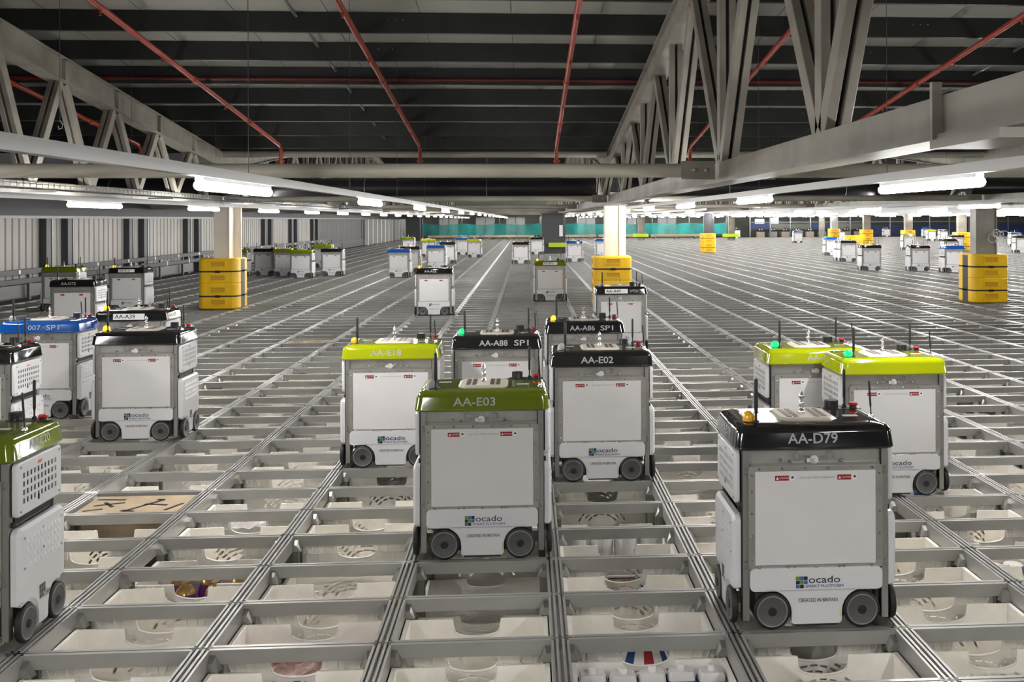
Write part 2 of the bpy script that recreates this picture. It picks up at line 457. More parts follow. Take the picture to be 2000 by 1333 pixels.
# perforated upper side panel, in the y-z plane, facing +x
def vent_panel():
    b = MB(); t = .003
    y0, y1, z0, z1 = -.150, .150, .545, .680
    NX, NZ = 10, 4
    ys = [y0]; 
    pw = (y1-y0)/NX; hw = .0105
    for i in range(NX): c = y0 + pw*(i+.5); ys += [c-.0074, c+.0074]
    ys.append(y1)
    zs = [z0]; ph = (z1-z0)/NZ
    for i in range(NZ): c = z0 + ph*(i+.5); zs += [c-.0105, c+.0105]
    zs.append(z1)
    P = lambda x, y, z: (x, y, z)
    for i in range(len(ys)-1):
        for j in range(len(zs)-1):
            a, c, d, e = ys[i], ys[i+1], zs[j], zs[j+1]
            if i % 2 and j % 2:
                b.add([(0,a,d),(0,c,d),(0,c,e),(0,a,e),(-t,a,d),(-t,c,d),(-t,c,e),(-t,a,e)], [(0,1,5,4),(1,2,6,5),(2,3,7,6),(3,0,4,7)], WHITE)
            else:
                b.add([(0,a,d),(0,c,d),(0,c,e),(0,a,e)], [(0,1,2,3)], WHITE)
    out = rrect(.192, .107, .022, 4, 0, (z0+z1)/2)           # outer rounded outline (y,z)
    out2 = rrect(.186, .101, .018, 4, 0, (z0+z1)/2)
    cor = [(y1, z0), (y1, z1), (y0, z1), (y0, z0)]
    n = 5
    for q in range(4):
        for i in range(n-1):
            p, r = out2[q*n+i], out2[q*n+i+1]
            b.add([(0,*cor[q]), (0,*p), (0,*r)], [(0,1,2)], WHITE)
        p, r = out2[q*n+n-1], out2[(q*n+n) % 20]
        b.add([(0,*cor[q]), (0,*p), (0,*r), (0,*cor[(q+1) % 4])], [(0,1,2,3)], WHITE)
    b.loft([[(0, *p) for p in out2], [(-.004, *p) for p in out], [(-.020, *p) for p in out]], WHITE, True, False, False)
    # dark long slot
    b.box(-.002, .0008, -.0225, -.0075, .538, .560, BLACKP)
    for y, z in ((-.165, .70), (.165, .70), (-.165, .525), (.165, .525)): b.lathe([(.005, 0), (.005, .003)], BOLT, 8, 'x', (0, y, z))
    return b.mesh('vent_panel', fix=False)
VENT = vent_panel()
def side_panel():
    b = MB()
    o = []
    o += arc(.170, .432, .03, 90, 0, 4) + arc(.188, .172, .012, 0, -90, 3) + [(.165, .158)]
    o += arc(.128, .068, .088, 66, 172, 8) + [(.040, .040)] + arc(.030, .036, .01, 0, -90, 2)
    o2 = [(.0-.005, .026)]
    L = [(-y, z) for y, z in o[::-1]]
    out = o + L
    inner = []
    cy, cz = 0, .25
    for y, z in out:
        k = 1 - .016/max(.06, math.hypot(y, z-cz)); inner.append((y*k if abs(y) > .05 else y, cz + (z-cz)*(1-.012/max(.06, abs(z-cz))) if abs(z-cz) > .05 else z))
    b.loft([[(-.034, *p) for p in out], [(-.012, *p) for p in out], [(0, *p) for p in inner]], WHITE, False, False, True)
    for i in range(10):
        for j in range(4):
            y = -.135 + i*.03; z = .405 - j*.034
            b.add([(0, y-.007, z-.010), (0, y+.007, z-.010), (0, y+.007, z+.010), (0, y-.007, z+.010), (.005, y-.005, z-.009), (.005, y+.005, z-.009)],
                  [(0,1,5,4), (4,5,2,3), (0,4,3), (1,2,5)], WHITE)
    for y, z in ((-.16, .42), (.16, .42), (0, .42), (-.16, .30), (.16, .30), (0, .34)): b.lathe([(.005, 0), (.005, .003)], BOLT, 8, 'x', (0, y, z))
    return b.mesh('side_panel')
SIDEP = side_panel()
sidelogo = MB()
for i in range(3):
    for j in range(3):
        if (i, j) == (2, 0): continue
        sidelogo.add([(.001, -.036+i*.0175, .135+j*.0195), (.001, -.020+i*.0175, .135+j*.0195), (.001, -.020+i*.0175, .153+j*.0195), (.001, -.036+i*.0175, .153+j*.0195)], [(0,1,2,3)], mat('square_grey', (.09,.09,.095), .5))
SIDELOGO = sidelogo.mesh('emblem', fix=False)
# front logo: three by three coloured squares
lg = MB(); pal = [[INK, BLUE_SQ, INK], [GREEN_SQ, INK, BLUE_SQ], [BLUE_SQ, GREEN_SQ, INK]][::1]
pal = [[BLUE_SQ, INK, None], [INK, GREEN_SQ, BLUE_SQ], [GREEN_SQ, BLUE_SQ, INK]]
for j in range(3):
    for i in range(3):
        if pal[j][i]:
            x = -.086 + i*.0164; z = .164 + j*.0164
            lg.add([(x, -.2256, z), (x+.015, -.2256, z), (x+.015, -.2256, z+.015), (x, -.2256, z+.015)], [(0,1,2,3)], pal[j][i])
FLOGO = lg.mesh('emblem', fix=False)
# lid
ld = MB()
lr = [(.315, .210, .03, .728), (.326, .221, .035, .728), (.332, .226, .036, .735), (.3315, .2255, .036, .739), (.3305, .2245, .036, .742), (.3240, .2180, .036, .796), (.3230, .2170, .036, .800), (.3195, .2135, .036, .808),
      (.310, .204, .034, .819), (.288, .182, .032, .826), (.26, .155, .03, .829)]
ld.loft([ring(*a) for a in lr], BLACKP, True)
LID = ld.mesh('lid')
tp = MB()
tp.loft([[(x, y, .829) for x, y in rrect(.125, .125, .03, 1)], [(x, y, .838) for x, y in rrect(.112, .112, .028, 1)]], CREAM, False)
ct = tp
for x in (-.075, -.045, .045, .075):
    ct.box(x-.010, x+.010, -.09, .09, .838, .8395, BROWN)
TPLATE = tp.mesh('top_plate')
PIN = MB().lathe([(.013, .838), (.013, .852), (.009, .854), (.009, .868), (.011, .870), (.011, .886), (.007, .890), (.007, .900), (.0135, .904), (.010, .915), (.003, .928), (.001, .935)], JOINT, 12).mesh('locating_pin')
BEACON = MB().lathe([(.026, .826), (.026, .840), (.025, .852), (.020, .863), (.010, .870), (.001, .872)], AMBER, 16).mesh('beacon')
BBASE = MB().lathe([(.040, .822), (.038, .829), (.030, .831)], BLACKP, 16).mesh('beacon_base')
def antenna(r, h, name):
    return MB().lathe([(r*1.5, 0), (r*1.5, .012), (r*.6, .016), (r*.6, .04), (r, .05), (r, h-.006), (r*.6, h)], RUBBER, 10).mesh(name)
ANT_T, ANT_M, ANT_S = antenna(.0085, .185, 'antenna'), antenna(.0065, .17, 'antenna'), antenna(.0045, .155, 'antenna')
ANT_FOOT = MB().lathe([(.012, 0), (.012, .008), (.008, .018)], JOINT, 10).mesh('antenna_foot')
kb = MB().lathe([(.036, .829), (.036, .832)], RUBBER, 20)
kb.loft([[((.026 + .004*(i % 2))*math.cos(PI*i/8), (.026 + .004*(i % 2))*math.sin(PI*i/8), z) for i in range(16)] for z in (.832, .862, .866)], BLACKP, False)
KNOB = kb.mesh('knob')
EBTN = MB().lathe([(.016, .829), (.016, .838), (.012, .840)], BLACKP, 16).lathe([(.013, .838), (.021, .841), (.021, .848), (.016, .852)], BUTTON, 16).mesh('emergency_button')
CPLATE = MB().loft([[(x, y, z) for x, y in rrect(.092, .040, .030, 4)] for z in (.828, .8305)], BLACKP, False).mesh('control_plate')
LSTK = MB().box(-.032, .032, -.018, .018, .8285, .8295, PRINT).mesh('sticker')
caut = MB().add([(-.029, 0, -.0105), (.029, 0, -.0105), (.029, 0, .0105), (-.029, 0, .0105)], [(0,1,2,3)], RED)
caut.add([(.034, 0, -.0105), (.053, 0, -.0105), (.053, 0, .0105), (.034, 0, .0105)], [(0,1,2,3)], INKW)
caut.add([(.037, -.0005, -.002), (.050, -.0005, -.002), (.047, -.0005, .007), (.040, -.0005, .007)], [(0,1,2,3)], INK)
caut.add([(-.025, -.0005, -.006), (-.013, -.0005, -.006), (-.019, -.0005, .006)], [(0,1,2)], INKW)
CAUTION = caut.mesh('caution_label', fix=False)
cb = MB().tube([(.098, -.214, .105), (.097, -.222, .08), (.098, -.222, .045), (.088, -.216, .024)], .0028, CABLE_Y, 6); CABLE = cb.mesh('cable')
wr = MB()
lp_ = lambda cx, a0, s_: [(cx + .017*math.cos(a), -.204, .700 + .016*math.sin(a)) for a in [a0 + s_*i*PI/6 for i in range(13)]]
wr.tube(lp_(-.072, 0, 1) + [(-.03, -.206, .697), (.02, -.206, .694)] + lp_(.062, PI, -1) + [(.02, -.206, .685), (0, -.206, .676)], .0017, BOLT, 5)
WIRE = wr.mesh('safety_wire')
wr = MB()
wr.lathe([(.019, -.205), (.019, -.209)], PANEL, 12, 'y', (-.005, 0, .683)); wr.box(-.035, -.005, -.209, -.2055, .674, .69, PANEL)
LATCH = wr.mesh('latch')
STUD = MB().lathe([(.007, -.196), (.007, -.21), (.004, -.212)], BOLT, 8, 'y').mesh('stud')
PLATE_W = {}
def sticker_mesh(w, h):
    k = (round(w, 3), h)
    if k not in PLATE_W: PLATE_W[k] = MB().add([(-w/2, -h/2, 0), (w/2, -h/2, 0), (w/2, h/2, 0), (-w/2, h/2, 0)], [(0,1,2,3)], INKW).mesh('number_plate', fix=False)
    return PLATE_W[k]
TILT = math.radians(83.2)
ROBOTS = []
def fit(o, wd):
    xs = [v.co.x for v in o.data.vertices]
    if xs: o.scale.x = wd / (max(xs) - min(xs))
    return o
def robot(x, y, colour, label, text=None, beacon='amber', lod=0, style='print', tx=-.015, group=None, extra=None, vis=None):
    """storage robot: x, y centre of its footprint. lod 0 near, 1 middle distance, 2 far"""
    t = thing('storage_robot', label, 'robot', (x, y, .0014), group)
    P = t
    obj('chassis', CHASSIS, P); f = obj('front_panel', FPANEL, P)
    s = obj('skirt_panel', SKIRT, P)
    cap = obj('lid', LID, P, mt=CAPS[colour])
    side = vis or (1 if x < .3 else -1)
    for sx in (-1, 1):
        if lod == 2 and sx != side and abs(x) > 2: continue
        rz = 0 if sx > 0 else PI
        v = obj('vent_panel', VENT, P, (sx*.330, 0, 0), (0, 0, rz)); q = obj('side_panel', SIDEP, P, (sx*.341, 0, 0), (0, 0, rz))
        if lod < 2:
            tag(obj('warning_sticker', MB().box(0, .001, -.02, .012, .685, .697, ORANGE).mesh('warning_sticker') if not hasattr(robot, 'ws') else robot.ws, v), None)
            obj('emblem', SIDELOGO, q)
            obj('lettering', text_mesh('OSP', .021), q, (.0015, .027, .140), (PI/2, 0, PI/2), INK)
        for wy in (-.128, .128):
            wh = obj('wheel', WHEEL, P, (sx*.331, wy, .0745), (0, 0, PI/2*sx))
            if lod == 0: obj('hub', HUB, wh)
    for wx in (-.186, .186):
        wh = obj('wheel', WHEEL, P, (wx, -.222, .0745)); obj('hub', HUB, wh)
        if lod == 0:
            wh = obj('wheel', WHEEL, P, (wx, .222, .0745), (0, 0, PI)); obj('hub', HUB, wh)
    # beacon
    bm = {'amber': AMBER, 'lit': AMBER_ON, 'green': GREEN_ON, 'dull': PRINT}[beacon]
    bx, by = -.255, -.115
    obj('beacon', BEACON, P, (bx, by, 0), mt=bm)
    obj('antenna', ANT_T, P, (-.232, -.150, .824))
    obj('antenna', ANT_M, P, (.235, .155, .829)); a = obj('antenna', ANT_S, P, (.290, -.045, .823), (.0, -.06, 0))
    obj('top_plate', TPLATE, P, (0, 0, 0))
    for sx, g in ((-.137, 0), (.122, 1)):
        if lod < 2 or abs(x) < 25:
            c = obj('caution_label', CAUTION, f, (sx - .003, -.2142, .612))
            if lod == 0: tag(obj('lettering', text_mesh('CAUTION', .008), c, (.009, -.0006, 0), (PI/2, 0, 0), INKW), None).scale.x = .8
    em = obj('emblem', FLOGO, s)
    fit(obj('lettering', text_mesh('ocado', .030, 1.), s, (.032, -.2256, .197), (PI/2, 0, 0), INK), .130)
    if lod == 0: fit(obj('lettering', text_mesh('SMART PLATFORM', .0125, .92), s, (.032, -.2256, .171), (PI/2, 0, 0), INKB), .158)
    fit(obj('lettering', text_mesh('CREATED IN BRITAIN', .016, 1.), s, (.005, -.2256, .114), (PI/2, 0, 0), INK), .162)
    if lod == 0: fit(obj('lettering', text_mesh('HOT BATTERY SURFACE', .0068, 1.5), f, (.006, -.2142, .612), (PI/2, 0, 0), INK), .142)
    obj('panel_frame', PFRAME, P)
    pin = obj('locating_pin', PIN, P)
    obj('knob', KNOB, P, (.171, .136, 0))
    obj('emergency_button', EBTN, P, (.274, .150, 0))
    if lod < 2:
        obj('rear_panel', RPANEL, P)
        if lod == 0:
            obj('brush_strip', LIP, P); obj('control_plate', CPLATE, P, (.215, .150, 0))
            obj('beacon_base', BBASE, P, (-.245, -.125, 0)); obj('cable', CABLE, P); obj('safety_wire', WIRE, P); obj('latch', LATCH, P); obj('stud', STUD, P, (.11, 0, .68)); obj('stud', STUD, P, (-.105, 0, .676)); obj('stud', STUD, P, (-.145, 0, .683)); obj('antenna_foot', ANT_FOOT, P, (.290, -.045, .821))
            obj('sticker', LSTK, P, (.20, -.035, 0)); obj('sticker', LSTK, P, (-.20, .06, 0))
    if text:
        for face in ((0, 1, -1) if lod == 0 else (0,)):
            h = .042 if style == 'print' else .038
            wd = len(text) * h * .82
            if face == 0: base = Vector((tx, -.2209, .772)); rot = (TILT, 0, 0); off = Vector((0, -.0012, .0003))
            else: base = Vector((face*.3269, 0, .772)); rot = (TILT, 0, PI/2*face); off = Vector((face*.0012, 0, .0003))
            if style == 'plate':
                pl = obj('number_plate', sticker_mesh(wd + .10, .055), cap, base + off, rot)
                fit(obj('lettering', text_mesh(text, h, 1, .0007), pl, (-.035, 0, .0006), (0, 0, 0), INK), wd)
            else:
                sz = h if face == 0 else h*.85
                fit(obj('lettering', text_mesh(text, sz, 1, .0007), cap, base + off, rot, PRINT), wd*sz/h)
            if extra and face == 0:
                fit(obj('lettering', text_mesh(extra, h, 1, .0007), cap, base + off + Vector((wd/2 + .125 if style == 'plate' else wd/2+.105, 0, 0)), rot, PRINT), .105)
    ROBOTS.append(t)
    return t
robot.ws = MB().box(0, .001, -.02, .012, .685, .697, ORANGE).mesh('warning_sticker')
def cell(c, r): return ((c+.5)*SX, (r+.5)*SY)
# ---- near robots, on their grid cells
R_ = robot
R_(*cell(-1, 2), 'olive', 'white storage robot under an olive green lid reading AA-E03, nearest the middle', 'AA-E03', 'dull', tx=-.035)
R_(*cell(1, 0), 'black', 'large white storage robot with black lid reading AA-D79, in the right foreground', 'AA-D79', 'amber', tx=-.012)
R_(*cell(-2, 6), 'lime', 'white storage robot with bright lime lid reading AA-E18', 'AA-E18', 'amber', tx=-.03)
R_(*cell(0, 5), 'black', 'white storage robot with black lid reading AA-E02', 'AA-E02', 'dull', tx=-.03)
R_(*cell(-1, 7), 'black', 'storage robot with black lid reading AA-A88 SP1 and a glowing green beacon', 'AA-A88', 'green', tx=-.02, extra='SP1')
R_(*cell(0, 9), 'black', 'storage robot with black lid reading AA-A86 SP1 and a glowing yellow beacon', 'AA-A86', 'lit', tx=-.02, extra='SP1')
R_(*cell(1, 18), 'black', 'storage robot with black lid, white plate AA-A45 and letters WP3A', 'AA-A45', 'dull', style='plate', tx=-.06, extra='WP3A')
R_(*cell(-4, 0), 'olive', 'storage robot with olive lid reading AA-C20, cut off by the left edge of the photo', 'AA-C20', 'dull', tx=0)
R_(*cell(-6, 6), 'black', 'dark lidded storage robot cut off by the left edge, behind the robot reading AA-C20', None, 'dull')
R_(-6.07*SX, 10.52*SY, 'blue', 'storage robot with bright blue lid reading 007 SP1 at the left edge', '007', 'dull', tx=-.03, extra='SP1')
R_(-4.42*SX, 8.55*SY, 'black', 'storage robot with plain black lid in front of the robot reading AA-A39', None, 'lit')
R_(*cell(-6, 12), 'black', 'storage robot with white plate reading AA-A39 on its black lid', 'AA-A39', 'lit', style='plate', tx=-.01)
R_(*cell(-10, 23), 'black', 'storage robot with black lid reading AA-D72 near the left wall', 'AA-D72', 'dull', tx=-.05, lod=1)
R_(*cell(-11, 31), 'black', 'storage robot with number plate AA-B14 standing between left wall and left column', 'AA-B14', 'lit', style='plate', tx=.0, lod=1)
R_(*cell(-13, 32), 'olive', 'olive lidded storage robot half hidden behind the robot reading AA-D72', None, 'lit', lod=1)
R_(*cell(2, 5), 'lime', 'storage robot with lime lid and glowing green beacon behind the large black lidded robot', 'AA-A07'[:4], 'green', tx=.0)
R_(2.98*SX, 4.5*SY, 'lime', 'storage robot with plain lime lid just right of the robot with the green beacon', None, 'green')
R_(*cell(-3, 29), 'black', 'storage robot with black lid reading AA-A52 left of the central aisle', 'AA-A52', 'lit', lod=1, tx=-.06)
R_(*cell(0, 35), 'olive', 'storage robot with olive lid and white plate reading AA-B20', 'AA-B20', 'lit', lod=1, style='plate', tx=0)
# ---- far robots: left and right edge of the front and foot of the wheels, in the photograph
FAR = [
 (456, 495, 541, 'olive', 'lit', 'far olive lidded robot peeping out right behind the left yellow column protector'),
 (496, 540, 540, 'black', 'dull', 'far black lidded robot first in line right of the left column'),
 (540, 578, 541, 'olive', 'lit', 'far olive lidded robot half hidden second in line right of the left column'),
 (571, 615, 544, 'olive', 'lit', 'far olive lidded robot standing foremost in the row right of the left column'),
 (596, 632, 523, 'lime', 'dull', 'far lime lidded robot standing behind the row right of the left column'),
 (636, 679, 540, 'black', 'dull', 'far black lidded robot at the right end of the row beside the left column'),
 (761, 805, 543, 'blue', 'dull', 'far blue lidded robot foremost of the group left of the aisle'),
 (775, 803, 497, 'olive', 'green', 'far olive lidded robot with green beacon in front of the teal netting, leftmost there'),
 (806, 837, 503, 'lime', 'amber', 'far lime lidded robot partly hidden behind a blue lidded robot'),
 (806, 826, 532, 'black', 'dull', 'far dark lidded robot tucked behind the foremost blue lidded robot'),
 (822, 858, 528, 'blue', 'dull', 'far blue lidded robot right of the dark robot, behind the robot reading AA-A52'),
 (862, 897, 516, 'black', 'green', 'far dark lidded robot with green beacon left of the aisle'),
 (895, 918, 499, 'blue', 'dull', 'far blue lidded robot half hidden behind a lime lidded one by the aisle'),
 (915, 946, 504, 'lime', 'dull', 'far lime lidded robot standing alone at the left of the central aisle'),
 (1004, 1038, 516, 'black', 'lit', 'far black lidded robot standing in the central aisle'),
 (1041, 1072, 498, 'black', 'lit', 'far grey lidded robot against the dark column'),
 (1109, 1142, 512, 'blue', 'dull', 'far blue lidded robot right of the dark column'),
 (1165, 1192, 505, 'blue', 'dull', 'far blue lidded robot half hidden by the middle cream column'),
 (1541, 1562, 475, 'blue', 'dull', 'tiny far blue lidded robot alone in front of the far workstations'),
 (1437, 1455, 466, 'black', 'green', 'tiny far robot with green beacon beside the lime padded far column'),
 (1603, 1628, 500, 'blue', 'green', 'far blue lidded robot leftmost of the right hand group'),
 (1632, 1660, 511, 'black', 'dull', 'far black lidded robot second from left in the right hand group'),
 (1660, 1688, 512, 'black', 'amber', 'far black lidded robot half hidden behind the nearest of the right hand group'),
 (1680, 1714, 529, 'black', 'lit', 'far black lidded robot nearest of the left trio on the right hand side'),
 (1754, 1776, 489, 'lime', 'dull', 'far lime lidded robot right hand side before a yellow column protector'),
 (1772, 1808, 530, 'black', 'dull', 'far black lidded robot standing left of the near blue lidded one, right hand side'),
 (1836, 1873, 533, 'blue', 'lit', 'far blue lidded robot just left of the right yellow column protector'),
 (1850, 1882, 507, 'black', 'dull', 'far dark lidded robot behind the blue lidded one near the right column'),
 (1638, 1652, 472, 'black', 'dull', 'tiny far white robot between two yellow protectors on the right'),
 (1730, 1745, 463, 'black', 'dull', 'tiny far white robot against the navy panels'),
 (1794, 1810, 465, 'blue', 'green', 'tiny far blue lidded robot left of a lime one in the distant cluster'),
 (1814, 1830, 471, 'lime', 'green', 'tiny far lime lidded robot in the distant cluster at right'),
 (1830, 1845, 471, 'black', 'green', 'tiny far robot right of the lime one in the distant cluster'),
 (1846, 1870, 492, 'black', 'green', 'far black lidded robot with green beacon behind the blue and dark pair'),
 (1986, 2008, 495, 'black', 'green', 'far black lidded robot cut by the right edge with a green beacon'),
 (1984, 2003, 482, 'blue', 'green', 'far blue lidded robot peeping over a black one at the right edge'),
]
taken = set()
for xl, xr, yb, c, be, lab in FAR:
    p = at((xl+xr)/2, yb, Z=0)
    i, j = math.floor(p[0]/SX), round(p[1]/SY)
    while (i, j) in taken: j += 1
    taken.add((i, j)); taken.add((i, j+1))
    robot(*cell(i, j), c, lab, None, be, lod=2, group='distant storage robots')

# ================================================================== TOTES
def tote_mesh():
    W, D, H, t = .297, .179, .365, .008
    b = MB()
    b.box(-W, W, -D, D, -H, -H+.012, TOTE)
    for sx in (-1, 1):
        b.box(sx*W-(t if sx > 0 else 0), sx*W+(0 if sx > 0 else t), -D, D, -H+.012, 0, TOTE)
        b.box(sx*(W+.003)-.008, sx*(W+.003)+.008, -D, D, -.014, .001, TOTE)
    dip = [(-.10, 0)] + [(.10*math.cos(PI + PI*i/10)*(1 if True else 0), -.052 + .030*math.sin(PI + PI*i/10)) for i in range(11)] + [(.10, 0)]
    wl_ = [(-W+t, 0)] + [(-.104, 0)] + [(-.098, -.045)] + [(.098*math.cos(PI+PI*i/10), -.050+.030*math.sin(PI+PI*i/10)) for i in range(11)] + [(.098, -.045), (.104, 0), (W-t, 0), (W-t, -H+.012), (-W+t, -H+.012)]
    for sy in (-1, 1):
        y0, y1 = (-D, -D+t) if sy < 0 else (D-t, D)
        b.prism(wl_, 'y', y0, y1, TOTE)
        # outside ribs like brickwork, on the outer face
        ya, yb = (-D-.004, -D) if sy < 0 else (D, D+.004)
        for sx in (-1, 1):
            for z in (-.002, -.046, -.090): b.box(min(sx*.115, sx*W), max(sx*.115, sx*W), ya, yb, z-.004, z, TOTE)
            for x, z0, z1 in ((.16, -.046, 0), (.235, -.046, 0), (.30, -.15, 0), (.14, -.09, -.046), (.20, -.09, -.046), (.265, -.09, -.046), (.115, -.046, 0)): b.box(sx*x-.002, sx*x+.002, ya, yb, z0, z1, TOTE)
            b.bar((sx*.205, (ya+yb)/2, 0), (sx*.185, (ya+yb)/2, -.046), .005, .004, TOTE, (0,1,0)); b.bar((sx*.275, (ya+yb)/2, 0), (sx*.255, (ya+yb)/2, -.046), .005, .004, TOTE, (0,1,0))
        # raised rim of the hand hole
        b.tube([(x, y0 + t/2, z+.001) for x, z in wl_[2:14]], .0055, TOTE, 6)
    base = obj('tote_source', b.mesh('tote'))
    c = MB()
    for sy in (-1, 1):
        for R in (.115, .140, .165, .19):
            for q in range(-4, 5):
                a = math.radians(q*.0425/R*57.3 + (0 if R in (.115, .165) else .02125/R*57.3))
                x, z = R*math.sin(a), -.262 + R*math.cos(a)
                if z < -.185 or abs(x) > .155 or (z > -.092 and abs(x) < .115): continue
                c.bar((x, sy*D-.03, z), (x, sy*D+.03, z), .031, .0105, TOTE, (math.cos(a), 0, -math.sin(a)))
    cut = obj('tote_slots', c.mesh('tote_slots'))
    md = base.modifiers.new('slots', 'BOOLEAN'); md.operation = 'DIFFERENCE'; md.object = cut; md.solver = 'EXACT'
    try: md.use_self = True
    except Exception: pass
    bpy.context.view_layer.update()
    me = bpy.data.meshes.new_from_object(base.evaluated_get(bpy.context.evaluated_depsgraph_get()))
    me.name = 'tote'
    if len(me.polygons) < 50: me = base.data
    bpy.data.objects.remove(base); bpy.data.objects.remove(cut)
    return me
TOTEM = tote_mesh()
SKIP = {(-4, 4)}
LOW = {(-1, 1), (-3, 5), (0, 4), (-2, 5), (1, 5), (-4, 6), (2, 3)}
KFIX = {(0, 3): .84, (-3, 2): .92, (0, 2): 1., (0, 0): 1., (0, -1): 1., (3, 2): .9, (-2, 0): 1.}
tote_at = {}
rnd = random.Random(3)
robot_cells = {(round(t.location.x/SX-.5), round(t.location.y/SY-.5)) for t in ROBOTS[:19]}
COLN = {}
for d, i, j in cells:
    if d > 12.5 or (i, j) in SKIP: continue
    if len(tote_at) >= 290: break
    r = rnd.random()
    k = 1.0
    if (i, j) in LOW: k = .52
    elif (i, j) in KFIX: k = KFIX[(i, j)]
    elif r < .16 and j > 0: k = .78
    elif r < .24 and j > 1: k = .55
    rowname = 'the frontmost' if j == -2 else onth(j+3)
    if i < 0: where = f'{onth(-i)} column left of central double rail'
    else: where = f'{onth(i+1)} column right of central double rail'
    o = obj('tote', TOTEM, None, ((i+.5)*SX, (j+.5)*SY, -.44 + .365*k)); o.scale = (1, 1, k)
    tag(o, f'white tote in {rowname} row from the front, {where}', 'tote', 'totes stored under the grid')
    tote_at[(i, j)] = -.44 + .365*k

# things lying in totes -------------------------------------------------
def egg(mb, c, r, mt, n=14, sz=1.0, jag=0.):
    prof = []
    for i in range(n+1):
        a = -PI/2 + PI*i/n; prof.append((max(.0005, r*math.cos(a)*(1 + jag*rnd.uniform(-1, 1))), r*sz*math.sin(a)))
    return mb.lathe(prof, mt, 14, 'z', c)
def rest(i, j): return (i+.5)*SX, (j+.5)*SY, -.44 + .0125
EGGG = 'foil wrapped eggs'
n = 0
def fill_base(i, j): return rest(i, j)
x, y, z = rest(-3, 2)
for kx, ky_, kz in ((-.075, -.085, .10), (.07, -.09, .10), (0, .06, .10), (.15, .06, .10), (-.15, .065, .10)):
    n += 1
    t = thing('wrapped_egg', f'purple and gold foil wrapped egg in a tote, {onth(n)} of the heap', 'chocolate egg', (x+kx, y+ky_, z), EGGG)
    obj('foil', egg(MB(), (0, 0, .145), .068, PURPLE, sz=2.1).mesh('foil'), t)
    obj('wrapper_top', MB().lathe([(.050, .250), (.045, .265), (.03, .283), (.012, .292), (.02, .305)], GOLD, 12).mesh('wrapper_top'), t)
x, y, z = rest(0, 3)
for n_, kx in enumerate((-.208, -.07, .07, .208)):
    t = thing('paper_roll', f'white paper roll standing in a tote before the AA-E02 robot, {onth(n_+1)} from the left', 'paper roll', (x+kx, y-.09, z), 'white paper rolls in one tote')
    obj('paper', MB().lathe([(.064, 0), (.067, .004), (.067, .345), (.060, .362), (.022, .362)], PAPER, 24, cap1=False).mesh('paper'), t)
    obj('core', MB().lathe([(.022, .02), (.022, .358)], CARD, 14).mesh('core'), t)
x, y, z = rest(0, 2)
for n_, (kx, mt, nm, lb) in enumerate(((-.155, BLUEP, 'snack_pack', 'dark blue pack at the left of the tote between the two middle robots'), (.155, BLUEP, 'snack_pack', 'dark blue pack at the right of the tote between the two middle robots'), (.0, FILM, 'snack_pack', 'pale pink and red pack between two dark blue packs in a tote'))):
    t = thing(nm, lb, 'pack', (x+kx, y-.10, z), 'packs in one tote')
    obj('bag', MB().loft([[(px, py, zz) for px, py in rrect(a, b, .02, 3)] for zz, a, b in ((0, .06, .05), (.05, .075, .06), (.20, .075, .055), (.262, .07, .012), (.275, .07, .004))], mt).mesh('bag'), t)
    obj('seal', MB().box(-.07, .07, -.004, .004, .27, .285, PAPER).mesh('seal'), t)
x, y, z = rest(0, 0)
t = thing('crisp_bag', 'red white and blue flag patterned bag showing through a tote hand hole', 'bag', (x+.0, y-.075, z), None)
bg = MB()
mts = [REDP, INKW, BLUEP, INKW]
for kq in range(16):
    a0, a1 = 2*PI*kq/16, 2*PI*(kq+1)/16
    P3 = lambda a, r, zz: (r*1.35*math.cos(a), r*.75*math.sin(a), zz)
    for r0, z0, r1, z1 in ((.06, 0, .09, .15), (.09, .15, .088, .25), (.088, .25, .070, .305), (.070, .305, .035, .335)):
        bg.add([P3(a0, r0, z0), P3(a1, r0, z0), P3(a1, r1, z1), P3(a0, r1, z1)], [(0,1,2,3)], mts[kq % 4], True)
bg.add([(.035*1.35*math.cos(2*PI*i/16), .035*.75*math.sin(2*PI*i/16), .335) for i in range(16)], [tuple(range(16))], INKW)
obj('bag', bg.mesh('bag'), t)
obj('lettering', text_mesh('OK!', .03, 1, .001) if False else MB().tube([(-.03, -.005, .338), (0, -.018, .338), (.03, -.005, .338)], .003, INK, 6).mesh('printed_mark'), t)
x, y, z = rest(0, -1)
for n_, (kx, ky_) in enumerate(((-.230, .07), (-.114, .06), (.0, .07), (.114, .078), (.230, .065))):
    t = thing('bottle', f'white bottle with blue cap band in the frontmost right tote, {onth(n_+1)} from the left', 'bottle', (x+kx, y+ky_, z), 'white bottles in one tote')
    obj('body', MB().loft([[(px, py, zz) for px, py in rrect(a, b, min(a, b)*.5, 4)] for zz, a, b in ((0, .05, .035), (.02, .055, .04), (.30, .055, .04), (.345, .05, .036), (.358, .044, .03))], BOTTLE).mesh('body'), t)
    obj('band', MB().loft([[(px, py, zz) for px, py in rrect(a, b, min(a, b)*.5, 4)] for zz, a, b in ((.31, .0562, .0412), (.328, .0562, .0412))], LABELB, True, False, False).mesh('band'), t)
    obj('cap', MB().lathe([(.016, .358), (.016, .374), (.012, .378)], BOTTLE, 14).mesh('cap'), t)
x, y, z = rest(3, 2)
